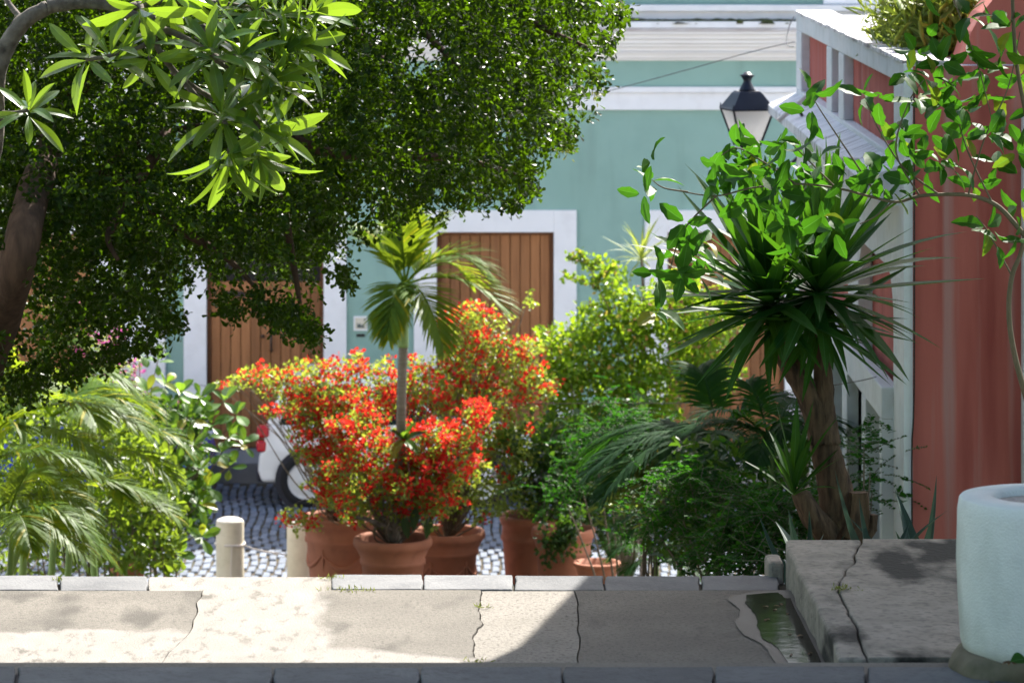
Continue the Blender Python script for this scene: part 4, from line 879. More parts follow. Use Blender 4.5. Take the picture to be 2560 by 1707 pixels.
b1 = P(-90, 1500, 32.6); b1.z = Zb(32.6); c2_ = P(-40, 1160, 32.6)
fr = [(c2_, (.9, -.2, .5), 1.25, .45, 42, .40, .024), (c2_ + V(.1, 0, -.1), (.8, -.4, .15), 1.1, .4, 40, .36, .022), (c2_ + V(.15, 0, -.3), (.85, -.3, .35), 1.2, .62, 40, .36, .022), (c2_, (.3, -.2, .9), 1.1, .5, 38, .4, .026), (c2_ + V(.1, 0, -.4), (.6, -.3, .6), 1.0, .6, 38, .34, .022), (c2_, (-.5, -.3, .7), 1.1, .5, 38, .4, .026), (c2_ + V(.25, .1, -.55), (.9, -.2, .5), .95, .62, 36, .34, .022), (c2_ + V(.3, .2, -.2), (.95, .0, .25), 1.25, .3, 40, .38, .024)]
palm_clump('areca_palm', 'low areca palm with fine drooping leaflets left of the round leaved shrub', b1, fr, M['palmleaf'], 'areca palms in the left bed', [[b1, c2_ + V(.05, 0, -.3), c2_], [b1 + V(.1, 0, 0), P(60, 1330, 32.7), P(45, 1250, 32.7)]], .035)
b2 = P(250, 1500, 35.5); b2.z = Zb(35.5); c3_ = P(235, 1130, 35.5)
fr = [(c3_, (.5, 0, 1), 1.35, .5, 42, .46, .03), (c3_, (.9, -.1, .8), 1.3, .55, 42, .44, .028), (c3_, (-.1, 0, 1), 1.3, .4, 40, .44, .03), (c3_, (.75, -.4, .3), 1.05, .5, 36, .4, .026), (c3_ + V(.0, 0, -.4), (.8, -.3, .3), 1.0, .45, 36, .36, .024), (c3_ + V(0, 0, -.4), (.3, -.4, .6), .9, .6, 34, .34, .024)]
palm_clump('areca_palm', 'areca palm with golden green leaflets beside the green facade', b2, fr, M['palmleaf'], 'areca palms in the left bed', [[b2, c3_ + V(-.03, 0, -.5), c3_]], .035)

b3 = P(120, 1500, 34.6); b3.z = Zb(34.6); c4_ = P(130, 1040, 34.6)
fr = [(c4_, (math.cos(a) * .9 + .25, math.sin(a) * .5 - .2, random.uniform(.35, 1.0)), random.uniform(1.1, 1.5), random.uniform(.45, .6), 42, .46, .03) for a in [i * .7 for i in range(9)]]
palm_clump('areca_palm', 'bushy areca palm in the middle of the left bed', b3, fr, M['palmleaf'], 'areca palms in the left bed', [[b3, c4_ + V(.03, 0, -.5), c4_], [b3 + V(.12, .1, 0), c4_ + V(.2, .1, -.5), c4_ + V(.25, .1, -.15)]], .035)
b4 = P(10, 1500, 31.8); b4.z = Zb(31.8); c5_ = P(20, 1290, 31.8)
fr = [(c5_, (math.cos(a) * .9 + .25, math.sin(a) * .5 - .3, random.uniform(.1, .8)), random.uniform(.8, 1.1), random.uniform(.45, .7), 40, .34, .022) for a in [i * .8 for i in range(8)]]
palm_clump('areca_palm', 'knee high areca palm at the front of the left bed', b4, fr, M['palmleaf'], 'areca palms in the left bed', [[b4, c5_ + V(.03, 0, -.2), c5_]], .03)
lu = empty('left_undergrowth', (P(180, 1500, 37).x, 37, Zb(37)), 'leafy green shrubs filling the left bed behind the areca palms', 'shrub')
n = 5200; u = rng.uniform(-80, 450, n); v = 1440 - rng.random(n) ** .8 * np.interp(u, [-80, 60, 300, 450], [480, 520, 480, 260]); k = rng.uniform(.07, .15, n)
cloud('foliage', M['hedge2'], lu, Pn(u, v, rng.uniform(36.6, 38.2, n)), rdir(n, (0, 0, .3)), rdir(n, (0, 0, .8)), k, k * .45, 'obov')
m = MB()
for _ in range(26): q = P(random.uniform(-60, 430), random.uniform(960, 1300), 37.4); q0 = V(q.x * .9 - .2, 37.3, Zb(37.3)); m.tube(smooth_path([q0, q0.lerp(q, .5) + V(random.uniform(-.1, .1), 0, 0), q], 4), [.014, .004], 5, False)
m.build('stems', M['twig'], lu, kind='stuff')

cl = empty('round_leaved_shrub', P(318, 1404, 38.9), 'bushy shrub with thick round glossy leaves in a terracotta pot', 'shrub')
clm = [leaf_mesh('leaf', w_round, .52, b, f, M['clusia'], 7) for b, f in ((.1, .25), (.25, .35), (.0, .15), (.3, .1))]
tipl = [(350, 880, 39), (395, 900, 39), (415, 960, 39), (370, 980, 38.6), (450, 985, 38.4), (500, 990, 38.3), (560, 1000, 38.2), (590, 1035, 38.2), (470, 1040, 38.2), (530, 1060, 38.1), (575, 1090, 38.1), (610, 1110, 38.1), (480, 1110, 38.1), (430, 1075, 38.3), (555, 1130, 38), (500, 1170, 38), (575, 1165, 38), (445, 1160, 38), (520, 1215, 38), (470, 1225, 38), (420, 1200, 38), (500, 1260, 38), (440, 1270, 37.9), (395, 1250, 38), (350, 1160, 38.4), (335, 1230, 38.3), (370, 1310, 38), (420, 1330, 38), (470, 1330, 37.9), (505, 1340, 37.9), (390, 1370, 38), (440, 1385, 38), (330, 1330, 38.2), (300, 1290, 38.5), (340, 1400, 38.2), (290, 1200, 38.6), (310, 1100, 38.8), (380, 1110, 38.3), (330, 1020, 38.9), (290, 950, 39), (270, 1060, 39), (410, 1400, 38), (300, 1390, 38.2), (405, 1150, 38.2), (360, 1070, 38.5)]
root0 = P(330, 1400, 38.7)
for i, (u, v, d) in enumerate(tipl):
    p = P(u, v, d); ax_ = ((p - root0).normalized() * .7 + V(random.uniform(-.4, .5), -.5, .5))
    whorl(cl, clm, p, ax_, random.choice((6, 6, 7)), .185, 18, 100, .25, sy=1.0)
m = MB()
for u, v, d in tipl:
    p = P(u, v, d); mid = root0.lerp(p, .5) + V(random.uniform(-.12, .12), random.uniform(-.05, .1), random.uniform(-.12, .05)); m.tube(smooth_path([root0 + V(random.uniform(-.05, .05), 0, 0), mid, p], 4), [.013, .008, .005], 5, False)
m.build('stems', M['twig'], cl, True)
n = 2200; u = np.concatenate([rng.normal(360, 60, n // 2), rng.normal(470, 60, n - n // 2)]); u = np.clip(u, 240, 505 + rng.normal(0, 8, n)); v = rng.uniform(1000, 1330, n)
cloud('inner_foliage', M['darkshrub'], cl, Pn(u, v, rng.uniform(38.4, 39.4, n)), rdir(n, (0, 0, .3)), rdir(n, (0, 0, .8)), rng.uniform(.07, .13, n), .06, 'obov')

def flowering(name, label, base, blobs, per_leaf, per_fl, leafm, flm, dsp=.35, leaf=(.036, .06), fl=(.030, .048), group=None, twigbase=None, clus=11, cat='shrub', scatter=True):
    root = empty(name, base, label, cat, group)
    lp, ln_, fp, fn = [], [], [], []; m = MB()
    sat = random.Random(len(blobs) * 7 + int(blobs[0][0]))
    if scatter:
        extra = []
        for (u, v, d, ru, rv, fd) in blobs:
            for _ in range(3):
                a_ = sat.uniform(0, 6.28); q_ = sat.uniform(.85, 1.35); extra.append((u + math.cos(a_) * ru * q_, v + math.sin(a_) * rv * q_, d + sat.uniform(-.2, .2), ru * sat.uniform(.2, .42), rv * sat.uniform(.25, .5), fd * sat.choice((.3, 1.0, 1.5))))
        blobs = [(u, v, d, ru * .92, rv * .92, fd * sat.uniform(.55, 1.25)) for (u, v, d, ru, rv, fd) in blobs] + extra
    for (u, v, d, ru, rv, fd) in blobs:
        a = ru * rv / 4000.0
        n = int(per_leaf * a); q = rdir(n) * (rng.random((n, 1)) ** .4); pp = Pn(u + q[:, 0] * ru, v - q[:, 2] * rv, d + q[:, 1] * dsp); lp.append(pp); ln_.append(q)
        ns = int(per_fl * a * fd)
        if ns:
            q = rdir(ns, (.05, -.35, .15)) * (.62 + .42 * rng.random((ns, 1))); cc = Pn(u + q[:, 0] * ru, v - q[:, 2] * rv, d + q[:, 1] * dsp)
            k = clus; off = rdir(ns * k) * (.052 * rng.random((ns * k, 1)) ** .5); fp.append(np.repeat(cc, k, 0) + off); fn.append(off + np.array([0, 0, .01]))
        if twigbase is not None:
            for _ in range(max(1, int(a * .18))):
                q = rdir(1)[0] * .85; e_ = Vector(Pn(np.array([u + q[0] * ru]), np.array([v - q[2] * rv]), np.array([d + q[1] * dsp]))[0]); b_ = Vector(twigbase)
                m.tube(smooth_path([b_, b_.lerp(e_, .3) + V(random.uniform(-.16, .16), random.uniform(-.12, .12), random.uniform(.0, .25)), b_.lerp(e_, .65) + V(random.uniform(-.14, .14), random.uniform(-.1, .1), random.uniform(.0, .22)), e_], 4), [.013, .008, .005, .002], 5, False)
    lp = np.concatenate(lp); ln_ = np.concatenate(ln_); k = rng.uniform(*leaf, len(lp))
    cloud('foliage', leafm, root, lp, rdir(len(lp), (0, 0, .1)) + ln_ * .5, rdir(len(lp), (0, 0, .8)), k, k * .62, 'oval')
    if fp:
        fp = np.concatenate(fp); fn = np.concatenate(fn); k = rng.uniform(*fl, len(fp)); cid = np.repeat(rng.random(len(fp) // clus + 1), clus)[:len(fp)]
        cloud('blossom', flm, root, fp, fn + rdir(len(fp)) * .03, rdir(len(fp)), k, k * .85, 'bract', tint=np.clip(cid * .7 + .3 * rng.random(len(fp)), 0, 1))
    if m.v: m.build('stems', M['twig'], root, True, kind='stuff')
    return root
mg = P(260, 900, 45); mg.z = 0
flowering('magenta_bougainvillea', 'magenta flowered bougainvillea behind the left palms', mg, [(250, 880, 45, 80, 60, 1.0), (200, 770, 45.2, 60, 60, .5), (300, 960, 44.8, 60, 60, .6), (440, 1050, 43.5, 45, 60, .5), (380, 1060, 43.8, 60, 70, .3), (260, 1080, 44.5, 80, 80, .1), (300, 1190, 44.3, 100, 80, .0)], 300, 40, M['bleaf'], M['purplebract'], .3, twigbase=mg + V(.2, 0, .05))

# =================================================================== CENTRE: bougainvillea, slender palm, hedge
bA = P(852, 1288, 40.7) + V(0, 0, -.14)
flowering('bougainvillea', 'red bougainvillea spreading from the tall garland pot over the white car', bA, [(560, 965, 40.2, 26, 16, 1.2), (640, 935, 40.2, 50, 26, .8), (700, 965, 40.4, 80, 40, .45), (760, 930, 40.5, 80, 36, .5), (870, 925, 40.6, 70, 36, 1.0), (820, 985, 40.4, 90, 50, .9), (714, 1030, 40.1, 50, 16, 1.2), (809, 1050, 40.3, 66, 50, .9), (860, 1060, 40.2, 110, 70, 1.1), (834, 1130, 40.1, 56, 40, 1.1), (864, 1150, 40.0, 90, 60, 1.0), (819, 1190, 40.2, 50, 34, .8), (834, 1235, 40.1, 56, 36, .7), (724, 1290, 40.0, 32, 30, 1.1), (774, 1310, 40.0, 30, 22, .9), (864, 1240, 40.3, 70, 50, .35), (684, 1030, 40.0, 36, 18, .9)], 420, 36, M['bleaf'], M['bract'], twigbase=bA, group='red bougainvilleas')
bB = P(985, 1342, 39.3) + V(0, 0, -.1)
flowering('bougainvillea', 'red bougainvillea rising from the flared pot around the palm trunk', bB, [(920, 1060, 39.6, 70, 56, 1.0), (960, 1130, 39.2, 110, 70, 1.1), (1060, 1140, 39.3, 90, 60, 1.0), (1100, 1080, 39.3, 60, 36, 1.2), (1190, 1040, 39.3, 44, 44, 1.5), (1120, 1110, 39.1, 60, 46, 1.2), (920, 1200, 39.1, 80, 50, 1.0), (1010, 1220, 39.0, 90, 50, .9), (1090, 1240, 39.0, 70, 40, .9), (1150, 1190, 39.1, 60, 40, .6), (1090, 1280, 39.0, 50, 26, .7), (880, 1250, 39.2, 50, 40, .6), (950, 1000, 40.2, 60, 40, .8), (1045, 925, 40.3, 40, 30, 1.0), (960, 915, 40.3, 34, 26, 1.0), (1020, 990, 40.3, 70, 60, .9), (1085, 990, 40.1, 60, 60, .9), (1080, 1180, 39.2, 80, 50, .9), (960, 1270, 39.3, 60, 36, .4), (1030, 1290, 39.2, 50, 30, .5), (900, 1290, 39.2, 40, 26, .4)], 400, 38, M['bleaf'], M['bract'], twigbase=bB, group='red bougainvilleas')
m = MB(); m.tube(smooth_path([P(978, 1350, 39.25), P(985, 1320, 39.2), P(990, 1280, 39.2), P(984, 1240, 39.2), P(1000, 1180, 39.2)], 5), [.055, .045, .035], 10, wob=.05)
m.tube(smooth_path([P(985, 1325, 39.2), P(960, 1315, 39.1), P(925, 1300, 39.0), P(890, 1292, 39.0)], 4), [.03, .018], 8)
o = m.build('main_stem', M['greybark'], [q for q in bpy.data.objects if q.name == 'bougainvillea.001'][0], True)
bC = P(1116, 1325, 40.35) + V(0, 0, -.12)
flowering('bougainvillea', 'tall red bougainvillea in front of the middle brown door', bC, [(1130, 800, 40.6, 46, 34, 1.2), (1190, 785, 40.6, 60, 36, .8), (1150, 860, 40.6, 70, 46, .7), (1230, 850, 40.6, 70, 46, .6), (1310, 870, 40.7, 50, 30, 1.1), (1110, 930, 40.6, 60, 46, .8), (1200, 920, 40.5, 90, 50, .7), (1290, 930, 40.5, 80, 50, .6), (1140, 990, 40.4, 80, 46, .8), (1240, 1000, 40.4, 100, 50, .6), (1330, 960, 40.5, 60, 50, .8), (1260, 1070, 40.3, 90, 50, .4), (1190, 1110, 40.3, 80, 60, .3), (1280, 1140, 40.3, 80, 60, .18), (1180, 1200, 40.2, 80, 60, .1), (1280, 1220, 40.3, 70, 50, .06), (1330, 760, 40.6, 12, 30, .3), (1220, 1270, 40.2, 60, 36, .12), (1110, 1260, 40.2, 60, 50, .1)], 420, 30, M['bleaf'], M['bract'], twigbase=bC, group='red bougainvilleas')
# slender palm
pb = P(990, 1330, 39.3); pb.z = .85
ap = empty('slender_palm', pb, 'slender young palm with grey trunk and green crownshaft among the bougainvillea', 'palm')
m = MB(); m.tube(smooth_path([pb, P(997, 1200, 39.2), P(1002, 1090, 39.05), P(1004, 980, 38.95), P(1008, 868, 38.95)], 6), [.055, .05, .048], 14, wob=.03); m.build('trunk', M['palmtrunk'], ap, True)
m = MB(); m.tube(smooth_path([P(1008, 868, 38.95), P(1008, 800, 38.95), P(1010, 740, 38.95), P(1012, 705, 38.95)], 6), [.055, .05, .04], 14); m.build('crownshaft', M['crownshaft'], ap, True)
ac = P(1012, 712, 38.95)
def df(u, v, y): q = P(u, v, 38.95) - ac; return V(q.x, y, q.z)
AF = [((905, 540), -.05, 1.0, .26, .40), ((940, 520), .3, 1.0, .35, .46), ((1130, 560), -.1, 1.3, .55, .5), ((1160, 640), -.3, 1.15, .42, .46), ((1060, 500), .25, 1.1, .35, .48), ((1000, 480), .1, 1.0, .2, .46), ((985, 680), -.45, .62, .75, .40), ((1080, 680), -.55, .85, .62, .44), ((970, 640), -.7, .7, .7, .4), ((1150, 560), .5, 1.1, .5, .48), ((930, 540), .4, .9, .3, .42)]
for (u, v), y, L_, bend, ll in AF:
    m = MB(); frond(m, ac, df(u, v, y), L_ * 1.18, bend * 1.15, 29, ll * 1.12, .034, 60, 20, .28, .014, .22, .14); m.build('frond', M['palmleaf'], ap)
# large paddle leaves at the foot of the palm
bl_ = [leaf_mesh('leaf', w_lance, .4, b, .25, M['darkshrub'] if b < .3 else M['clusia'], 8) for b in (.2, .35)]
cb = P(1010, 1100, 39.0); cr = empty('broad_leaved_seedling', cb, 'broad leaved seedling poking out of the red bougainvillea', 'plant')
for dv in ((-.5, -.5, .6), (.3, -.4, .8), (.8, -.3, .5), (.4, -.6, -.1), (-.6, -.4, -.5), (.05, -.6, .7)): place('leaf', random.choice(bl_), cr, cb, dv, (0, -.4, .7), .26)
for du_ in ((1040, 1270), (1075, 1290), (1010, 1290)):
    q = P(du_[0], du_[1], 38.95); place('leaf', bl_[0], cr, q, (random.uniform(-.3, .4), -.3, -1), (0, -1, .2), .24)
m = MB(); m.tube(smooth_path([P(1000, 1330, 39.1), P(1030, 1250, 38.98), cb], 5), [.012, .006], 6); m.build('stem', M['twig'], cr, True)

hd = P(1560, 1300, 41.8); hd.z = 0
hg = flowering('yellow_green_hedge', 'sunlit yellow green hedge shrub in front of the facade', hd, [(1400, 850, 41.8, 56, 50, 0), (1480, 800, 41.8, 60, 60, 0), (1450, 900, 41.7, 90, 60, 0), (1560, 850, 41.7, 80, 80, 0), (1600, 770, 41.8, 60, 60, 0), (1660, 830, 41.7, 80, 70, 0), (1740, 800, 41.8, 70, 90, 0), (1400, 970, 41.6, 60, 60, 0), (1520, 960, 41.6, 110, 70, 0), (1650, 950, 41.6, 110, 70, 0), (1780, 930, 41.7, 90, 80, 0), (1430, 1060, 41.6, 90, 60, 0), (1600, 1050, 41.6, 120, 60, 0), (1530, 700, 41.8, 30, 50, 0), (1830, 760, 42, 60, 80, 0), (1690, 720, 41.9, 50, 50, 0)], 420, 0, M['hedge'], M['bract'], .45, (.055, .085), twigbase=hd + V(0, 0, .1), cat='hedge')
sh_ = [[(1570, 900), (1530, 790), (1495, 715), (1470, 660), (1445, 625)], [(1497, 720), (1450, 700), (1405, 690)], [(1490, 705), (1520, 680), (1538, 664)], [(1472, 660), (1440, 648), (1422, 642)], [(1480, 670), (1498, 648)], [(1560, 820), (1575, 760), (1580, 730)]]
lp = []; m = MB()
for s in sh_:
    pth = smooth_path([P(u, v, 41.75) for u, v in s], 8); m.tube(pth, [.011, .004], 5, False)
    for p in pth[4 if s is sh_[0] else 0:]:
        for _ in range(6): lp.append(np.array(p) + rng.normal(0, .022, 3))
lp = np.array(lp); m.build('shoots', M['twig'], hg, True); k = rng.uniform(.035, .06, len(lp))
cloud('shoot_leaves', M['hedge'], hg, lp, rdir(len(lp), (0, 0, .4)), rdir(len(lp)), k, k * .7, 'oval', tint=.35 + .65 * rng.random(len(lp)))
# spiky dracaena
M['dracaena'] = leafmat('dracaena_blade', (.10, .17, .03), (.25, .32, .07), (.42, .48, .06), .45, 'obj', .4)
dcm = [leaf_mesh('leaf', w_blade, .06, b, .3, M['dracaena'], 7) for b in (.08, .3, .5)]
db = P(1606, 1300, 42.7); db.z = 0; dr_ = empty('spiky_dracaena', db, 'thin stemmed dracaena topped with a spiky pale green tuft', 'plant')
dt = P(1604, 645, 42.7); m = MB(); m.tube(smooth_path([db, P(1600, 1000, 42.7), P(1610, 800, 42.7), dt], 5), [.03, .016], 8); m.build('stem', M['twig'], dr_, True)
whorl(dr_, dcm, dt, (0, -.1, 1), 34, .46, 5, 85, .1)
# dark shrub and trailing vine under the hedge
ds = P(1360, 1290, 40.5) + V(0, 0, -.14)
dk = flowering('dark_shrub', 'dark shaded shrub filling the vine draped pot', ds, [(1350, 1100, 40.6, 80, 80, 0), (1440, 1130, 40.5, 90, 90, 0), (1330, 1200, 40.5, 80, 70, 0), (1430, 1230, 40.4, 90, 80, 0), (1520, 1180, 40.5, 90, 100, 0), (1500, 1290, 40.3, 80, 70, 0), (1560, 1100, 40.7, 80, 80, 0)], 300, 0, M['darkshrub'], M['bract'], .45, (.06, .1), twigbase=ds)
vt = P(1400, 1290, 39.6); vn = empty('trailing_vine', vt, 'dark trailing vine hanging over the side of the terracotta pots', 'vine')
pp = []; m = MB()
for k_ in range(14):
    u0 = random.uniform(1350, 1460); pth = smooth_path([P(u0, 1270, 39.7), P(u0 + random.uniform(-20, 20), 1320, 39.38), P(u0 + random.uniform(-60, 25), random.uniform(1345, 1410), 39.33)], 6); m.tube(pth, .003, 4, False)
    for p in pth:
        for _ in range(5): pp.append(np.array(p) + rng.normal(0, .03, 3))
m.build('stems', M['twig'], vn); pp = np.array(pp); k = rng.uniform(.035, .06, len(pp)); cloud('foliage', M['darkshrub'], vn, pp, rdir(len(pp), (0, 0, -.4)), rdir(len(pp), (0, -.6, .3)), k, k * .85, 'oval')

# =================================================================== RIGHT BED (in the shade of the pink house)
def shade_palm(label, u, v, d, fronds, stem=.035):
    b = P(u, v, d); b.z = max(0, Zb(d)); c = P(u, v, d)
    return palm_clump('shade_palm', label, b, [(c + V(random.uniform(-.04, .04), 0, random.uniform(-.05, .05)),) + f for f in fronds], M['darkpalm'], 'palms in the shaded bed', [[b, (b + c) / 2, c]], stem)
def fan(n, L_, lo=-.2, hi=.9, left=0.0, np_=34, ll=.34, lw=.022, bend=.45):
    return [((math.cos(a) + left, math.sin(a) * .7 - .25, random.uniform(lo, hi)), L_ * random.uniform(.85, 1.1), bend * random.uniform(.8, 1.3), np_, ll, lw) for a in [i * 2 * math.pi / n + random.uniform(-.2, .2) for i in range(n)]]
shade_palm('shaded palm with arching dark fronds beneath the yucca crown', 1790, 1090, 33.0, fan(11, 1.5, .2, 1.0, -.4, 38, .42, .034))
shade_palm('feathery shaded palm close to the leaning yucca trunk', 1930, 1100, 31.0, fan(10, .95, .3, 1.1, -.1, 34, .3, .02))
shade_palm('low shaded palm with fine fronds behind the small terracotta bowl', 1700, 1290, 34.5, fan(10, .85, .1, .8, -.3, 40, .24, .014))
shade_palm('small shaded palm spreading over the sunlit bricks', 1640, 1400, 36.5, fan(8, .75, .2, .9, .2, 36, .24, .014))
def feathery(label, u, v, d, spots, base):
    b = P(u, v, d); b.z = max(0, Zb(d)); root = empty('feathery_shrub', b, label, 'shrub', 'feathery shrubs in the shaded bed')
    pos_, dirs_ = [], []; m = MB()
    for (a, bb, dd_, n_) in spots:
        for _ in range(n_):
            e_ = P(a + random.gauss(0, 38), bb + random.gauss(0, 26), dd_ + random.gauss(0, .25)); dv = Vector((random.uniform(-1, 1), random.uniform(-1, .4), random.uniform(-.5, .4))).normalized()
            L_ = random.uniform(.16, .3); s = dv.cross(V(0, 0, 1)); s = s.normalized() if s.length > .1 else V(1, 0, 0)
            m.tube([e_, e_ + dv * L_ * .5, e_ + dv * L_ + V(0, 0, -.03)], [.003, .0015], 3, False)
            for i in range(9):
                t = (i + .5) / 9
                for sg in (-1, 1): pos_.append(tuple(e_ + dv * (L_ * t) + V(0, 0, -.03 * t * t))); dirs_.append(tuple(dv * .3 + s * sg + V(0, 0, random.uniform(-.2, .2))))
    for (a, bb, dd_, n_) in spots: m.tube(smooth_path([b, b.lerp(P(a, bb, dd_), .5) + V(0, 0, .1), P(a, bb, dd_)], 4), [.014, .005], 5, False)
    m.build('stems', M['twig'], root, kind='stuff')
    pos_ = np.array(pos_); k = rng.uniform(.028, .05, len(pos_)); cloud('foliage', M['fernleaf'], root, pos_, np.array(dirs_), rdir(len(pos_), (0, -.2, 1.2)), k, k * .55, 'oval'); return root
feathery('feathery leaved shrub in the shade left of the yucca', 1800, 1400, 30.5, [(1720, 1180, 30.5, 60), (1800, 1230, 30.2, 70), (1900, 1260, 29.5, 70), (1700, 1280, 30.6, 50), (1830, 1320, 29.5, 80), (1940, 1330, 29, 70), (1760, 1380, 29.8, 60), (1880, 1400, 29, 80), (1640, 1210, 31, 36), (1960, 1240, 29, 50), (1620, 1300, 31, 26)], None)
feathery('feathery leaved shrub reaching over the terracotta pots', 1560, 1300, 37, [(1480, 1080, 36.5, 50), (1560, 1040, 36.2, 60), (1440, 1170, 36.5, 34), (1400, 1220, 36.6, 24), (1520, 1130, 36.4, 46), (1620, 1080, 36, 50), (1550, 1210, 36, 30), (1590, 1330, 36, 26)], None)
feathery('feathery sprigs growing against the white dado openings', 2160, 1300, 27.6, [(2160, 1110, 28, 16), (2175, 1180, 27.9, 12), (2180, 1230, 27.9, 10), (2120, 1170, 28.2, 22), (2110, 1240, 28.2, 18)], None)
vc = P(1620, 1240, 33.0); vb = Vector((vc.x, 33.0, Zb(33.0))); va = empty('variegated_shrub', vb, 'yellow variegated narrow leaved shrub in the shaded bed', 'shrub')
n = 420; u = rng.normal(1600, 40, n); v = 1190 - (u - 1600) * .55 + rng.normal(0, 34, n); k = rng.uniform(.09, .17, n); cloud('foliage', M['varileaf'], va, Pn(u, v, 33 + rng.normal(0, .15, n)), rdir(n, (-.9, -.3, .1)), rdir(n, (0, -.5, 1)), k, k * .22, 'lance')
m = MB()
for k_ in range(9): m.tube(smooth_path([vb, vb.lerp(vc, .6) + V(random.uniform(-.1, .1), 0, 0), P(random.uniform(1550, 1680), random.uniform(1120, 1240), 33)], 4), [.012, .004], 5, False)
m.build('stems', M['twig'], va)
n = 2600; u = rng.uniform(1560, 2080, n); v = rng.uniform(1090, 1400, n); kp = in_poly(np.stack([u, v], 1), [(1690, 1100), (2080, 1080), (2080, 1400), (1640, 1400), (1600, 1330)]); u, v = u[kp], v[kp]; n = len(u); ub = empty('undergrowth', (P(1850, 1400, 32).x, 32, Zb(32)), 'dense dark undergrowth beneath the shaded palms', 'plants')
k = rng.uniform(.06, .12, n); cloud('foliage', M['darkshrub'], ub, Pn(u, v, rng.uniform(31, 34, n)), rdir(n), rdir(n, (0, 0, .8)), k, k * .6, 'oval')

# yucca
yb = P(2085, 1350, 24.5); yb.z = Zb(24.5) - .05; yk = empty('yucca', yb, 'dark yucca tree with two spiky crowns on a forked brown trunk', 'tree')
m = MB(); m.tube(smooth_path([yb + V(.02, 0, 0), P(2100, 1350, 24.5), P(2090, 1250, 24.5), P(2065, 1140, 24.5), P(2045, 1060, 24.5), P(2020, 990, 24.5), P(1985, 930, 24.5), P(1950, 870, 24.5), P(1926, 770, 24.55)], 6), [.15, .125, .10, .086, .078, .066, .052], 26, wob=.05, ridge=.11); m.build('trunk', M['bark'], yk, True)
m = MB(); m.tube(smooth_path([P(2062, 1110, 24.48), P(2058, 1030, 24.5), P(2058, 960, 24.5), P(2050, 860, 24.5), P(2042, 760, 24.5)], 6), [.10, .07, .055, .045], 20, wob=.05, ridge=.12); m.build('fork', M['bark'], yk, True)
m = MB(); m.tube([P(2075, 1340, 24.4), P(2030, 1290, 24.35), P(2005, 1240, 24.35), P(1985, 1228, 24.35)], [.09, .07, .06, .03], 16, wob=.14, ridge=.1); m.build('stump', M['bark'], yk, True)
m = MB(); m.tube([P(2130, 1345, 24.4), P(2150, 1290, 24.4), P(2148, 1230, 24.4)], [.09, .07, .05], 14, wob=.2, ridge=.15); m.tube([P(2150, 1350, 24.4), P(2180, 1320, 24.4), P(2182, 1285, 24.4)], [.06, .045, .03], 9, wob=.3); m.build('stump', M['bark'], yk)
ym = [leaf_mesh('leaf', w_blade, .10, b, .3, M['yucca'], 7) for b in (.0, .05, .12, .22)]
whorl(yk, ym, P(2046, 725, 24.5), (.12, -.12, 1), 84, .94, 3, 126, .09); whorl(yk, ym, P(2050, 800, 24.5), (.1, -.2, .6), 22, .66, 60, 130, .12)
whorl(yk, ym, P(1924, 750, 24.55), (-.15, -.12, 1), 82, .92, 3, 122, .09); whorl(yk, ym, P(1938, 800, 24.5), (-.1, -.2, .6), 18, .62, 60, 130, .12)
whorl(yk, ym, P(1984, 1222, 24.3), (.05, -.1, 1), 17, .5, 4, 62, .08)
# agaves
am = [leaf_mesh('leaf', w_agave, .2, b, .7, M['agave'], 8) for b in (-.15, .1, .35)]
for u, d, sc, n_, lab in ((2030, 20.9, .44, 9, 'blue grey agave at the foot of the yucca trunk'), (2200, 20.6, .46, 10, 'green agave behind the ledge by the white strip'), (2300, 20.8, .44, 9, 'agave with a curved leaf before the pink wall'), (1992, 20.1, .36, 6, 'grey agave leaning past the ledge corner')):
    c = P(u, 1400, d); c.z = Zb(d) + .02; a = empty('agave', c, lab, 'agave', 'agaves behind the ledge'); whorl(a, am, c + V(0, 0, .03), (-.3 if u == 1992 else 0, 0, 1), n_ - 3, sc * 1.5, 8, 46 if u != 1992 else 62, .12)

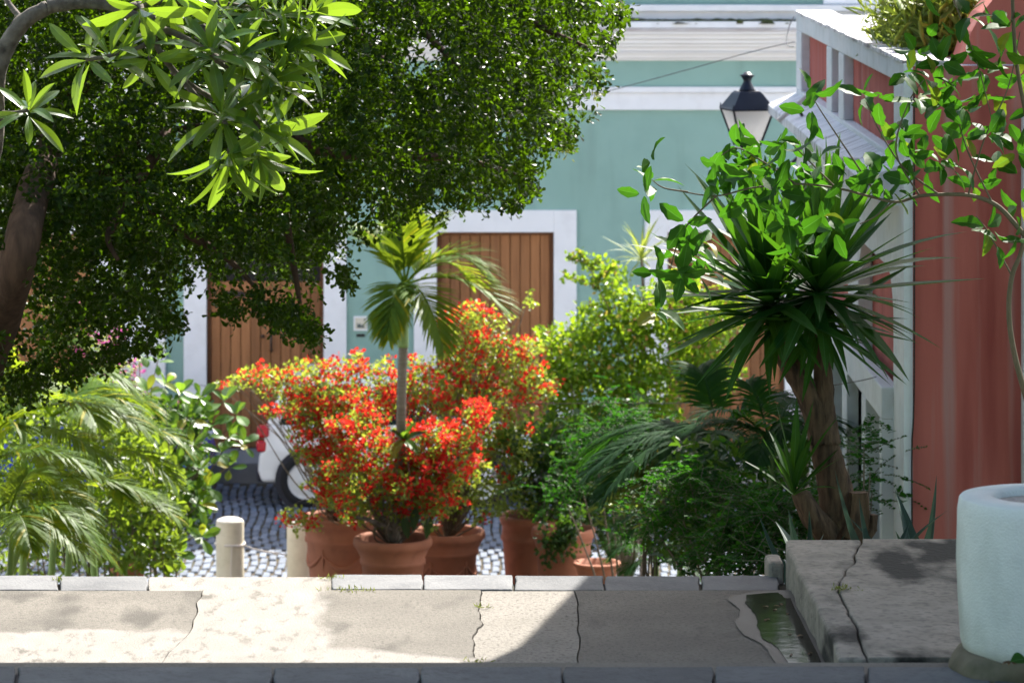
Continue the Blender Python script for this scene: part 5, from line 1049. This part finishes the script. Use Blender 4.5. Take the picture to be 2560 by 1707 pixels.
# =================================================================== CLIMBER branch on the right
vr = V(P(2600, 1300, 22.6).x + .1, 22.6, Zb(22.6)); cm = empty('climbing_shrub', vr, 'leafy climbing shrub with soft green leaves reaching across the pink wall', 'shrub')
vm = [leaf_mesh('leaf', w_vine, .46, b, f, M['vineleaf'], 9, wv, tw) for b, f, wv, tw in ((.2, .25, .1, .1), (.35, .35, .14, -.2), (.1, .2, .08, 0), (.5, .3, .12, .2))]
D = 22.6
main = [[vr, P(2640, 1250, D), P(2570, 1010, D), P(2535, 880, D), P(2522, 780, D), P(2530, 690, D), P(2560, 600, D), P(2580, 400, D), P(2540, 150, D), P(2530, -40, D)], [P(2562, 590, D), P(2500, 520, D), P(2440, 492, D), P(2380, 486, D), P(2300, 490, D), P(2240, 505, D), P(2170, 490, D), P(2090, 470, D), P(1990, 460, D), P(1880, 470, D), P(1790, 490, D), P(1700, 478, D)],
        [P(2350, 488, D), P(2260, 420, D), P(2200, 330, D), P(2165, 255, D)], [P(2200, 500, D), P(2120, 380, D), P(2060, 290, D), P(2035, 250, D)], [P(2300, 490, D), P(2240, 380, D), P(2270, 260, D), P(2310, 200, D)], [P(2480, 505, D), P(2420, 380, D), P(2380, 250, D), P(2350, 180, D)], [P(2420, 490, D), P(2460, 350, D), P(2520, 220, D), P(2550, 80, D)], [P(1790, 490, D), P(1720, 560, D), P(1690, 620, D), P(1670, 700, D)],
        [P(1990, 460, D), P(1900, 400, D), P(1840, 370, D), P(1790, 400, D)], [P(2090, 470, D), P(2010, 390, D), P(1960, 340, D)], [P(2380, 0, 22.4), P(2360, -60, 22.4), P(2440, 150, 22.5), P(2480, 300, 22.6)], [P(1720, 480, D), P(1660, 470, D), P(1630, 450, D)], [P(2530, 690, D), P(2470, 580, D), P(2440, 540, D)], [P(2230, 505, D), P(2190, 540, D), P(2150, 560, D)]]
m = MB()
for i, s in enumerate(main): m.tube(smooth_path(s, 6), [.022, .017, .014, .011] if i == 0 else [.016, .008, .004] if i == 1 else [.006, .003], 7, False)
m.build('stems', M['vinestem'], cm, True)
lw_ = [(1628, 450, 5), (1600, 480, 3), (1625, 400, 2), (1810, 400, 4), (1790, 410, 5), (1800, 440, 5), (1850, 372, 5), (1860, 400, 6), (1895, 365, 4), (1830, 480, 6), (1880, 430, 6), (1920, 380, 6), (1930, 430, 6), (1950, 480, 6), (1960, 365, 5), (1990, 410, 6), (2000, 450, 6), (2010, 370, 5), (2040, 400, 6), (2040, 460, 6), (1880, 500, 6), (1930, 530, 5), (1970, 560, 5), (1990, 620, 4), (2060, 540, 6), (2080, 580, 5), (2110, 450, 4), (2030, 240, 5), (2020, 270, 3), (2160, 245, 5), (2205, 250, 3), (2250, 300, 3), (2280, 170, 6), (2290, 130, 5), (2330, 190, 6), (2360, 150, 5), (2300, 240, 5), (2240, 350, 5), (2270, 400, 6), (2320, 330, 6), (2300, 420, 6), (2350, 260, 5), (2390, 200, 6), (2410, 270, 5), (2360, 390, 5), (2400, 410, 5), (2420, 340, 5), (2450, 240, 6), (2470, 180, 5), (2500, 130, 6), (2530, 60, 6), (2545, 200, 6), (2470, 330, 5), (2520, 300, 5), (2540, 380, 5), (2480, 400, 4), (2440, 460, 3), (2250, 470, 4), (2200, 430, 4), (2160, 420, 4), (2480, 560, 5), (2540, 520, 4), (2500, 600, 4), (2550, 590, 3), (1690, 620, 6), (1650, 680, 5), (1700, 690, 6), (1730, 640, 5), (1640, 780, 4), (1760, 600, 5), (1760, 690, 4), (1720, 560, 4), (2420, 30, 5), (2470, 60, 4), (2350, 60, 3), (2420, 120, 4)]
for u, v, n_ in lw_:
    p = P(u + random.uniform(-8, 8), v + random.uniform(-8, 8), D + random.uniform(-.25, .25)); whorl(cm, vm, p, (random.uniform(-.6, .6), random.uniform(-.7, .0), random.uniform(-.5, .6)), (min(n_, 4) if 1780 < u < 2070 else min(n_, 5)), .18, 35, 115, .25)

# =================================================================== small things on the landing
def tuft(u, v, n_, s, label, z=ZL):
    p = G(u, v, z); c = V(p.x, p.y, z + .004); t = empty('grass_tuft', c, label, 'grass', 'weeds in the joints')
    pos = np.array(c)[None] + rng.normal(0, 1, (n_, 3)) * np.array([s, s * .5, .001]); n_ = int(n_ * .7); pos = pos[:n_]; k = rng.uniform(.01, .032, n_); cloud('blades', M['tuft'], t, pos, rdir(n_, (0, 0, .7)), rdir(n_), k, k * .14, 'lance')
tuft(828, 1447, 60, .03, 'grass tuft at the end of the grey kerb stone'); tuft(868, 1478, 120, .07, 'yellow grass strip in the joint before the kerb stone'); tuft(1205, 1520, 40, .03, 'tiny weeds in the crack beside the pebbly slab'); tuft(1190, 1655, 40, .03, 'tiny weeds where the crack meets the near step'); tuft(2105, 1474, 90, .04, 'moss tuft at the top of the ledge crack', ZG + .004); tuft(142, 1452, 30, .02, 'tiny weeds between the left kerb stones')
dm = [leaf_mesh('dry_leaf', w_lance, .4, .3, .4, M['dryleaf'], 5)]
for i in range(38):
    u, v = random.uniform(30, 1800), random.uniform(1482, 1650)
    if i >= 26: v = random.uniform(1510, 1650); u = 1880 + (v - 1500) * .62 + random.uniform(0, 70); p = G(u, v); e = V(p.x, p.y, ZL + .014)
    f = empty('dry_leaf', e, 'tiny curled dry leaf scattered on the concrete landing' if i < 26 else 'scrap of dead leaf floating in the puddle', 'leaf', 'dry leaf scraps on the landing' if i < 26 else 'leaf scraps in the puddle'); place('leaf_blade', dm[0], f, e, (random.uniform(-1, 1), random.uniform(-1, 1), .1), (0, 0, 1), random.uniform(.02, .045))
